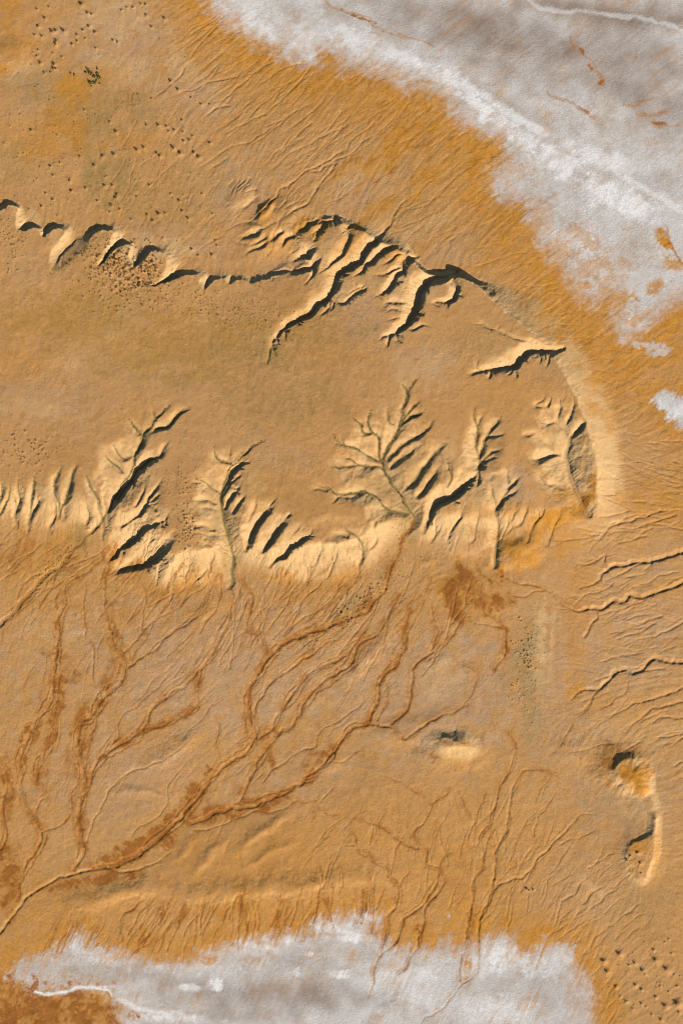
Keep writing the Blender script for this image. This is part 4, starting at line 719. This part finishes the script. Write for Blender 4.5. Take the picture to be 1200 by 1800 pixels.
def erode(h, K, iters, m=0.45):
    H, W = h.shape; n = H * W
    me = np.arange(n, dtype=np.int32).reshape(H, W)
    offs = [(-1, -1), (-1, 0), (-1, 1), (0, -1), (0, 1), (1, -1), (1, 0), (1, 1)]
    jit = [(0.78 + 0.44 * RNG.random(h.shape)).astype(np.float32) for _ in offs]
    for it in range(iters):
        best = np.zeros((H, W), np.float32); rec = me.copy(); low = np.full((H, W), 1e9, np.float32)
        inner = (slice(1, H - 1), slice(1, W - 1))
        for (dj, di), jt in zip(offs, jit):
            nb = h[1 + dj:H - 1 + dj, 1 + di:W - 1 + di]
            low[inner] = np.minimum(low[inner], nb)
            s = (h[inner] - nb) * (jt[inner] / math.hypot(dj, di))
            mm = s > best[inner]
            best[inner] = np.where(mm, s, best[inner])
            rec[inner] = np.where(mm, me[1 + dj:H - 1 + dj, 1 + di:W - 1 + di], rec[inner])
        pit = (rec == me)
        pit[0] = pit[-1] = False; pit[:, 0] = pit[:, -1] = False
        h[pit] = low[pit] + 0.004
        r = rec.ravel(); dist = (r != me.ravel()).astype(np.int32); rr = r.copy()
        for _ in range(12):
            dist = dist + dist[rr]; rr = rr[rr]
        order = np.argsort(dist, kind='stable'); cnt = np.bincount(dist); ends = np.cumsum(cnt)
        A = np.full(n, 1.0)
        for L in range(len(cnt) - 1, 0, -1):
            nd = order[ends[L - 1]:ends[L]]
            np.add.at(A, r[nd], A[nd])
        F = (K.ravel() * 0.05 * np.minimum(A, 1500) ** m).astype(np.float32)
        hf = h.ravel()
        for L in range(1, len(cnt)):
            nd = order[ends[L - 1]:ends[L]]
            hf[nd] = (hf[nd] + F[nd] * hf[r[nd]]) / (1 + F[nd])
        h = hf.reshape(H, W)
    return h, A.reshape(H, W)
Zb = Z.copy()
Ze, AREA = erode(Z.copy(), KM, 9)
dz = Ze - Zb
dz = np.maximum(dz, -3.0)
Z = Zb + dz
Z = 0.75 * Z + 0.25 * blur(Z, 1)
rillm = np.clip(-(dz - blur(dz, px(8))), 0, 1)

# ------------------------------------------------------------------ where the shrubs stand (x, y, radius)
SH = {}
SH['top'] = [(142,5,4),(153,21,3),(160,23,2.5),(78,30,3),(66,44,3),(85,10,2),(64,14,2),(155,44,3),(145,51,2.5),(166,55,3),(135,60,2),(111,53,4),(90,53,3.5),(97,52,3),(73,62,2.5),(98,70,3),(97,76,3),(126,76,2.5),(135,71,2),(149,66,2),(168,83,2),(198,69,2.5),(206,72,2.5),(66,86,2),(64,97,2),(70,109,3),(94,111,3),(93,119,2.5),(98,119,2.5),(108,98,2),(92,92,2),(60,60,2),(77,126,2),(88,125,2),(233,11,2),(247,5,2),(255,6,2),(256,25,3),(288,30,3),(266,45,2.5),(222,11,2),(213,16,2)]
SH['fan'] = [(299,141,3),(312,156,3),(335,170,2),(266,172,2),(353,182,2),(368,182,2),(257,219,2.5),(278,219,3),(292,221,2.5),(319,210,2.5),(306,228,2.5),(296,230,2),(321,231,2),(338,238,2),(322,247,2.5),(332,245,2.5),(203,230,3),(192,213,2),(148,192,2),(54,228,2.5),(368,250,2.5),(304,259,4),(315,268,4),(340,267,3),(348,275,3.5),(240,262,3.5),(252,258,3),(275,268,3),(280,273,3),(200,270,3),(180,273,3),(165,290,3),(88,291,2.5),(105,285,2),(140,274,2)]
SH['foot'] = [(122,317,2.5),(93,307,2),(183,325,3),(197,325,2.5),(205,342,3),(203,347,3),(195,360,3),(193,372,2),(262,324,2.5),(125,335,2.5),(92,350,2.5),(80,339,2),(73,362,2.5),(278,375,3.5),(258,377,2.5),(268,387,2.5),(290,374,2),(320,370,2.5),(315,352,2.5),(330,383,3),(373,375,2),(337,437,3),(372,447,3),(378,422,2.5),(381,431,2),(348,448,2),(355,340,2),(300,340,2),(240,345,2),(150,330,2),(171,352,2),(230,385,2),(210,367,2)]
SH['mounds'] = [(a_, b_, c_ * .8) for a_, b_, c_ in [(1087,1677,5),(1060,1690,5),(1066,1709,4.5),(1115,1694,3.5),(1151,1688,5.5),(1170,1704,5.5),(1116,1733,3.5),(1128,1707,4),(1133,1714,3),(1082,1736,3.5),(1127,1741,3),(1188,1764,7),(1168,1769,5),(1161,1794,3.5),(1193,1781,3),(1152,1754,3),(1127,1766,3),(1100,1762,3),(1090,1754,2),(1180,1677,2.5),(1148,1671,3),(1168,1657,2),(1175,1652,2),(1105,1698,2.5),(1145,1785,2.5),(1112,1775,2.2),(1135,1772,2),(1175,1745,2.2),(1190,1735,2.2),(1160,1735,2),(1185,1715,2)]]
SH['hill'] = [(1119,1498,3.2),(1101,1512,2.6),(1124,1516,2.6),(1106,1504,2.4),(1126,1535,2)]
SH['pair'] = [(925,1563,2.6),(929,1566,2.4),(937,1565,2)]
def scatter(n, cx, cy, rx, ry, a, r0, r1):
    out = []; c, s = math.cos(math.radians(a)), math.sin(math.radians(a))
    while len(out) < n:
        u, v = random.gauss(0, .45), random.gauss(0, .45)
        out.append((cx + u * rx * c - v * ry * s, cy + u * rx * s + v * ry * c, random.uniform(r0, r1)))
    return out
SH['west'] = scatter(38, 45, 785, 60, 45, 0, 1.1, 1.8)
SH['river'] = scatter(38, 630, 1060, 80, 20, -38, 1.1, 1.8)
SH['grey'] = scatter(36, 922, 1150, 24, 60, 5, 1.1, 1.8)
TINY = scatter(420, 215, 475, 80, 70, 15, 1.2, 2.0) + scatter(70, 265, 470, 24, 20, 0, 1.4, 2.1) + scatter(60, 200, 455, 20, 26, 30, 1.4, 2) + scatter(150, 330, 530, 140, 40, 10, 0.9, 1.5) + scatter(200, 150, 250, 260, 180, 0, 0.9, 1.5) + scatter(110, 330, 930, 26, 50, 0, 1.0, 1.6) + scatter(90, 320, 850, 50, 40, 0, .9, 1.4) + scatter(60, 20, 430, 30, 60, 0, .9, 1.5) + scatter(60, 60, 800, 90, 70, 0, .8, 1.4) + scatter(60, 1130, 1720, 110, 90, 0, .8, 1.3) + scatter(120, 470, 560, 80, 50, 20, .8, 1.2)+ scatter(90, 640, 1050, 110, 30, -38, .9, 1.5) + scatter(80, 925, 1170, 34, 110, 4, .9, 1.4) + scatter(60, 100, 980, 60, 30, -40, .8, 1.3) + scatter(50, 700, 930, 30, 50, 20, .8, 1.3)
def mound(x, y, r, hgt):
    R = r * 3
    i0 = max(int((x - R - X0) / ST), 0); i1 = min(int((x + R - X0) / ST) + 2, NX); j0 = max(int((y - R - Y0) / ST), 0); j1 = min(int((y + R - Y0) / ST) + 2, NY)
    if i1 <= i0 or j1 <= j0: return
    sl = (slice(j0, j1), slice(i0, i1))
    Z[sl] += hgt * np.exp(-((X[sl] - x) ** 2 + (Y[sl] - y) ** 2) / (r * r))
for key, L in SH.items():
    for x, y, r in L:
        if key == 'mounds': mound(x + r * .9, y + r * .6, r * 1.35, r * .55)
        else: mound(x + r * .6, y + r * .5, r * 1.2, r * .38)
for x, y, r in TINY: mound(x + .6, y + .6, r * 1.15, r * .34)
for _ in range(1500):
    x, y = random.uniform(0, 1200), random.uniform(300, 900)
    mound(x, y, random.uniform(1.8, 3), random.uniform(.1, .3))
GR = (0.35 + 0.65 * sstep(-.25, .35, fbm(X, Y, 60, 4, 66))) * (1 - 0.6 * FACE)
Z += 0.13 * GR * fbm(X, Y, 5.0, 2, 61) * (1 - 0.35 * flat) + 0.2 * GR * fbm(X, Y, 4.2, 2, 63) + 0.22 * GR * fine * sstep(-.2, .4, rough) * (1 - 0.55 * flat)

# ------------------------------------------------------------------ materials
def new_mat(name):
    m = bpy.data.materials.new(name); m.use_nodes = True
    nt = m.node_tree; b = nt.nodes['Principled BSDF']
    b.inputs['Roughness'].default_value = 0.95
    b.inputs['Specular IOR Level'].default_value = 0.08
    return m, nt, b
def land_material():
    m, nt, b = new_mat('dry_ground')
    N, Lk = nt.nodes, nt.links
    geo = N.new('ShaderNodeNewGeometry')
    def noise(scale, det=5, rough=0.6):
        n = N.new('ShaderNodeTexNoise'); n.inputs['Scale'].default_value = scale
        n.inputs['Detail'].default_value = det; n.inputs['Roughness'].default_value = rough
        Lk.new(geo.outputs['Position'], n.inputs['Vector']); return n.outputs['Fac']
    def ramp(v, a, c):
        r = N.new('ShaderNodeMapRange'); r.inputs['From Min'].default_value = a; r.inputs['From Max'].default_value = c
        Lk.new(v, r.inputs['Value']); return r.outputs['Result']
    def mix(f, a, c, kind='MIX'):
        x = N.new('ShaderNodeMix'); x.data_type = 'RGBA'; x.blend_type = kind
        if isinstance(f, float): x.inputs['Factor'].default_value = f
        else: Lk.new(f, x.inputs['Factor'])
        for s, v in ((6, a), (7, c)):
            if isinstance(v, tuple): x.inputs[s].default_value = v + (1,)
            else: Lk.new(v, x.inputs[s])
        return x.outputs[2]
    def att(nm):
        a = N.new('ShaderNodeVertexColor'); a.layer_name = nm
        s = N.new('ShaderNodeSeparateColor'); Lk.new(a.outputs[0], s.inputs[0]); return s.outputs
    k1 = att('kind_a'); k2 = att('kind_b'); k3 = att('kind_c')
    huge = ramp(noise(0.006, 7, 0.62), 0.38, 0.66); speck = noise(0.33, 4, 0.7)
    big = ramp(noise(0.022, 7, 0.65), 0.32, 0.68); mid = ramp(noise(0.09, 5, 0.6), 0.3, 0.7); grain = noise(0.8, 3, 0.6)
    c = mix(big, (.335, .165, .045), (.46, .25, .092))
    c = mix(huge, c, (.43, .245, .105))
    c = mix(mid, c, (.43, .225, .080))
    c = mix(k3[2], c, mix(mid, (.36, .215, .108), (.43, .265, .145)))
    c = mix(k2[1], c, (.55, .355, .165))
    c = mix(k2[0], c, (.21, .155, .05))
    c = mix(k1[1], c, mix(mid, (.40, .165, .018), (.47, .215, .035)))
    c = mix(k1[2], c, mix(mid, (.225, .082, .016), (.32, .125, .03)))
    s = mix(mid, (.46, .43, .405), (.53, .50, .48))
    tanw = ramp(noise(0.028, 7, 0.68), 0.47, 0.72)
    s = mix(tanw, s, (.36, .285, .225))
    s = mix(k2[2], s, (.215, .158, .122))
    s = mix(k3[0], s, (.66, .645, .635))
    keep = N.new('ShaderNodeMath'); keep.operation = 'MULTIPLY'
    sub = N.new('ShaderNodeMath'); sub.operation = 'SUBTRACT'; sub.inputs[0].default_value = 1.0
    mm = N.new('ShaderNodeMath'); mm.operation = 'MULTIPLY'; mm.inputs[1].default_value = 0.92
    Lk.new(k1[2], mm.inputs[0]); Lk.new(mm.outputs[0], sub.inputs[1])
    Lk.new(k1[0], keep.inputs[0]); Lk.new(sub.outputs[0], keep.inputs[1])
    c = mix(keep.outputs[0], c, s)
    g = N.new('ShaderNodeMapRange'); g.inputs['From Min'].default_value = .25; g.inputs['From Max'].default_value = .75
    g.inputs['To Min'].default_value = .80; g.inputs['To Max'].default_value = 1.19
    gm = N.new('ShaderNodeMath'); gm.operation = 'MULTIPLY_ADD'; gm.inputs[1].default_value = 0.6
    gs = N.new('ShaderNodeMath'); gs.operation = 'MULTIPLY'; gs.inputs[1].default_value = 0.4
    Lk.new(grain, gs.inputs[0]); Lk.new(speck, gm.inputs[0]); Lk.new(gs.outputs[0], gm.inputs[2])
    Lk.new(gm.outputs[0], g.inputs['Value'])
    cc = N.new('ShaderNodeCombineColor')
    for i in range(3): Lk.new(g.outputs[0], cc.inputs[i])
    c = mix(1.0, c, cc.outputs[0], 'MULTIPLY')
    Lk.new(c, b.inputs['Base Color'])
    bp = N.new('ShaderNodeBump'); bp.inputs['Strength'].default_value = 0.6; bp.inputs['Distance'].default_value = 0.55
    Lk.new(noise(0.75, 4, 0.7), bp.inputs['Height']); Lk.new(bp.outputs[0], b.inputs['Normal'])
    return m
LAND = land_material()
def plant_material(name, a, c):
    m, nt, b = new_mat(name)
    n = nt.nodes.new('ShaderNodeTexNoise'); n.inputs['Scale'].default_value = 1.7
    g = nt.nodes.new('ShaderNodeNewGeometry'); nt.links.new(g.outputs['Position'], n.inputs['Vector'])
    x = nt.nodes.new('ShaderNodeMix'); x.data_type = 'RGBA'
    x.inputs[6].default_value = a + (1,); x.inputs[7].default_value = c + (1,)
    nt.links.new(n.outputs['Fac'], x.inputs['Factor']); nt.links.new(x.outputs[2], b.inputs['Base Color'])
    return m
SHRUB = plant_material('dry_shrub_leaves', (.11, .062, .025), (.22, .125, .05))
SCRUB = plant_material('grey_green_scrub', (.12, .095, .032), (.22, .165, .06))
GREEN = plant_material('green_leaves', (.09, .115, .03), (.18, .17, .05))

def tag(o, label=None, cat=None, group=None, kind=None):
    if label: o['label'] = label
    if cat: o['category'] = cat
    if group: o['group'] = group
    if kind: o['kind'] = kind
    return o
def mesh_np(name, V, F, mat, attrs=None, smooth=True):
    """a mesh from arrays; F has 3 or 4 corners per face"""
    me = bpy.data.meshes.new(name)
    k = F.shape[1]
    me.vertices.add(len(V)); me.vertices.foreach_set('co', np.ascontiguousarray(V, np.float32).ravel())
    me.loops.add(F.size); me.loops.foreach_set('vertex_index', np.ascontiguousarray(F, np.int32).ravel())
    me.polygons.add(len(F)); me.polygons.foreach_set('loop_start', np.arange(0, F.size, k, dtype=np.int32))
    me.polygons.foreach_set('use_smooth', np.full(len(F), smooth))
    for nm, arr in (attrs or {}).items():
        a = me.color_attributes.new(nm, 'FLOAT_COLOR', 'POINT')
        a.data.foreach_set('color', np.ascontiguousarray(arr, np.float32).ravel())
    me.materials.append(mat)
    me.update(calc_edges=True)
    return me
def link(name, me):
    o = bpy.data.objects.new(name, me); scene.collection.objects.link(o); return o

# ------------------------------------------------------------------ the land as meshes: one sheet, cut into its named stretches
far = np.array([30, 80, 160, 320, 640, 1300, 2600, 5200, 9000], np.float32)
ix = np.r_[np.zeros(len(far), int), np.arange(NX), np.full(len(far), NX - 1)]
iy = np.r_[np.zeros(len(far), int), np.arange(NY), np.full(len(far), NY - 1)]
cx_ = np.r_[gx[0] - far[::-1], gx, gx[-1] + far]; cy_ = np.r_[gy[0] - far[::-1], gy, gy[-1] + far]
VX, VY = np.meshgrid(cx_, cy_)
pick = np.ix_(iy, ix)
out = np.maximum(np.maximum(X0 - VX, VX - X1), np.maximum(Y0 - VY, VY - Y1))
fade = 1 - sstep(0, 300, out)
VZ = Z[pick] * fade + 3.0 * (1 - fade)
co = np.stack([(VX - 600) * S, (900 - VY) * S, VZ * S], -1).reshape(-1, 3)
one = np.ones(X.shape, np.float32)
A1 = np.stack([SALT, OCH * (1 - .8 * flat), RUST, one], -1)[pick].reshape(-1, 4)
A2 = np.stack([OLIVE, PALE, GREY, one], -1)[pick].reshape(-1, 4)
A3 = np.stack([np.clip(np.maximum(BRIGHT, WLINE), 0, 1), rillm, PINK, one], -1)[pick].reshape(-1, 4)
REG = np.zeros(X.shape, np.int8)
smooth_salt = blur(SALT.astype(np.float32), 5) > 0.5
REG[PROF > 0.10] = 3
REG[(HILLMASK == 1)] = 4; REG[HILLMASK == 2] = 5; REG[HILLMASK == 3] = 6
REG[(blur(RIVER, 1) > 0.5) & (REG == 0)] = 7
REG[smooth_salt & (Y < 900)] = 1; REG[smooth_salt & (Y >= 900)] = 2
RV = REG[pick]
nvx, nvy = len(cx_), len(cy_)
idx = np.arange(nvx * nvy, dtype=np.int32).reshape(nvy, nvx)
quads = np.stack([idx[:-1, :-1], idx[1:, :-1], idx[1:, 1:], idx[:-1, 1:]], -1).reshape(-1, 4)
fr = RV[:-1, :-1].ravel()
LANDS = [(0, 'desert_plain', 'tan and orange desert plain of fans and washes around the mesa', 'plain'),
 (1, 'salt_flat', 'white and grey salt lake bed filling the upper right corner', 'salt flat'),
 (2, 'salt_flat', 'pale salt crust along the bottom edge, fringed with orange', 'salt flat'),
 (3, 'mesa', 'large flat-topped tan mesa with gullied cream edges across the middle', 'mesa'),
 (4, 'hill', 'small low hill with a cream face, left of the grey-green band end', 'hill'),
 (5, 'hill', 'orange hill with a dark curved scarp on its top, near the right edge', 'hill'),
 (6, 'hill', 'narrow curved ridge with a bright east face and bushes on its back', 'hill'),
 (7, 'dry_riverbed', 'brown braided dry riverbed running down to the lower left', 'riverbed')]
for r, nm, lab, cat in LANDS:
    f = quads[fr == r]
    if len(f) == 0: continue
    used, inv = np.unique(f.ravel(), return_inverse=True)
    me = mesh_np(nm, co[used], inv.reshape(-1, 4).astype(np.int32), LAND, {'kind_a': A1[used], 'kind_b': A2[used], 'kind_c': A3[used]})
    tag(link(nm, me), lab, cat, None, 'structure')

# ------------------------------------------------------------------ shrubs
def clump(n, leaf, seed, squash=0.75):
    """a low dome of many small leaf faces on short twigs, radius about 1"""
    r = np.random.default_rng(seed); V = []; F = []
    lob = r.normal(size=(6, 3)); lob[:, 2] = abs(lob[:, 2]); lob /= np.linalg.norm(lob, axis=1)[:, None]
    amp = r.uniform(.15, .45, 6)
    for i in range(n):
        d = r.normal(size=3); d[2] = abs(d[2]) * .9; d /= np.linalg.norm(d)
        rad = (0.62 + sum(a * max(0, d @ l - .5) * 2 for a, l in zip(amp, lob))) * r.uniform(.35, 1.0) ** .45
        p = d * rad; p[2] = p[2] * squash * 1.3 - .05
        q = r.normal(size=3); q /= np.linalg.norm(q); w = np.cross(q, r.normal(size=3)); w /= np.linalg.norm(w)
        s = leaf * r.uniform(.6, 1.3); k = len(V)
        V += [p - q * s, p + w * s * .7, p + q * s, p - w * s * .7]; F.append((k, k + 1, k + 2, k + 3))
    for i in range(7):                       # twigs from the foot
        d = r.normal(size=3); d[2] = abs(d[2]) + .3; d /= np.linalg.norm(d); s = np.cross(d, (0, 0, 1)); s = s / (np.linalg.norm(s) + 1e-6) * .035
        k = len(V); V += [np.array((0, 0, -.3)) - s * 1.5, np.array((0, 0, -.3)) + s * 1.5, d * .7 + s * .4, d * .7 - s * .4]; F.append((k, k + 1, k + 2, k + 3))
    return np.array(V), np.array(F)
PROTO = [mesh_np('desert_shrub', *clump(110, .22, 100 + i), SHRUB, smooth=False) for i in range(5)]
PGREEN = [mesh_np('green_bush', *clump(120, .24, 200 + i), GREEN, smooth=False) for i in range(4)]
LAB = {'top': ('dark desert shrub scattered over the pale sand in the top left corner', 'shrubs on the top left sand'),
 'fan': ('dark desert shrub on the rilled ground below the green bushes, upper left', 'shrubs on the upper left ground'),
 'foot': ('dark desert shrub on the plain just north of the low western scarp', 'shrubs north of the western scarp'),
 'mounds': ('dark shrub capping a small sand mound in the bottom right corner', 'mound shrubs in the bottom right'),
 'hill': ('dark shrub growing on the back of the narrow curved ridge', 'shrubs on the curved ridge'),
 'pair': ('small dark shrub of the tight trio on the plain above the bottom salt', 'trio of shrubs'),
 'west': ('small dark shrub on the mesa top near the left edge', 'shrubs on the mesa by the left edge'),
 'river': ('small dark shrub on the sand bars of the wash below the central valley', 'shrubs on the wash bars'),
 'grey': ('small dark shrub on the grey-green band right of the rusty stain', 'shrubs on the grey-green band')}
def ground(x, y): return float(samp(Z, x, y))
first = {}
def place(proto, nm, x, y, r, lab, cat, grp):
    if proto not in first:
        o = bpy.data.objects.new(nm, proto); first[proto] = o
    else:
        o = first[proto].copy()
    scene.collection.objects.link(o)
    o.location = ((x - 600) * S, (900 - y) * S, ground(x, y) * S - .05 * r)
    o.rotation_euler = (0, 0, random.uniform(0, 6.28))
    o.scale = (r * S * random.uniform(.85, 1.15), r * S * random.uniform(.85, 1.15), r * S * random.uniform(.8, 1.1))
    tag(o, lab, cat, grp)
for key, L in SH.items():
    lab, grp = LAB[key]
    for x, y, r in L:
        if 0 <= x < 1200 and 0 <= y < 1800: place(random.choice(PROTO), 'desert_shrub', x, y, r * (.5 if key == 'mounds' else .6 if key in ('west', 'river', 'grey') else .64), lab, 'shrub', grp)
for x, y, r in [(154,124,4),(160,128,5),(166,130,5.5),(171,129,5),(174,134,5),(170,137,4),(163,146,4.5),(170,145,5),(176,143,4),(158,149,3.5),(124,129,3.5),(129,128,3),(121,131,2.5),(149,126,3.5),(166,118,3)]:
    place(random.choice(PGREEN), 'green_bush', x + random.gauss(0, 3), y + random.gauss(0, 2), r * random.uniform(.4, .75), 'bright green bush in the small green patch at upper left', 'bush', 'green bushes')

# low scrub and pebble-sized plants nobody could count: one object
SV, SF = [], []; base = 0
tiny = [clump(16, .38, 300 + i) for i in range(6)]
def add_tiny(x, y, r):
    global base
    v, f = random.choice(tiny); a = random.uniform(0, 6.28); c, s = math.cos(a), math.sin(a)
    rr = r * S
    vv = np.stack([v[:, 0] * c - v[:, 1] * s, v[:, 0] * s + v[:, 1] * c, v[:, 2]], -1) * rr
    vv += ((x - 600) * S, (900 - y) * S, ground(x, y) * S)
    SV.append(vv); SF.append(f + base); base += len(v)
for x, y, r in TINY: add_tiny(x, y, r * .62)
me = mesh_np('low_scrub', np.vstack(SV), np.vstack(SF), SHRUB, smooth=False)
tag(link('low_scrub', me), 'dense speckle of tiny dark scrub over the flats and mesa top', 'scrub', None, 'stuff')
SV, SF = [], []; base = 0
for P, veg in SCRUB_LINES:
    for i in range(len(P) - 1):
        for _ in range(int(1 + 1.2 * veg)):
            u = random.random(); x = P[i][0] + (P[i + 1][0] - P[i][0]) * u + random.gauss(0, 1.7); y = P[i][1] + (P[i + 1][1] - P[i][1]) * u + random.gauss(0, 1.7)
            if random.random() < veg: add_tiny(x, y, random.uniform(.6, 1.3))
for x, y, r in scatter(70, 140, 448, 60, 8, -35, .7, 1.3) + scatter(80, 255, 500, 30, 6, 0, .7, 1.3): add_tiny(x, y, r)
me = mesh_np('gully_scrub', np.vstack(SV), np.vstack(SF), SCRUB, smooth=False)
tag(link('gully_scrub', me), 'grey-green scrub lining the gully floors of the mesa', 'scrub', None, 'stuff')
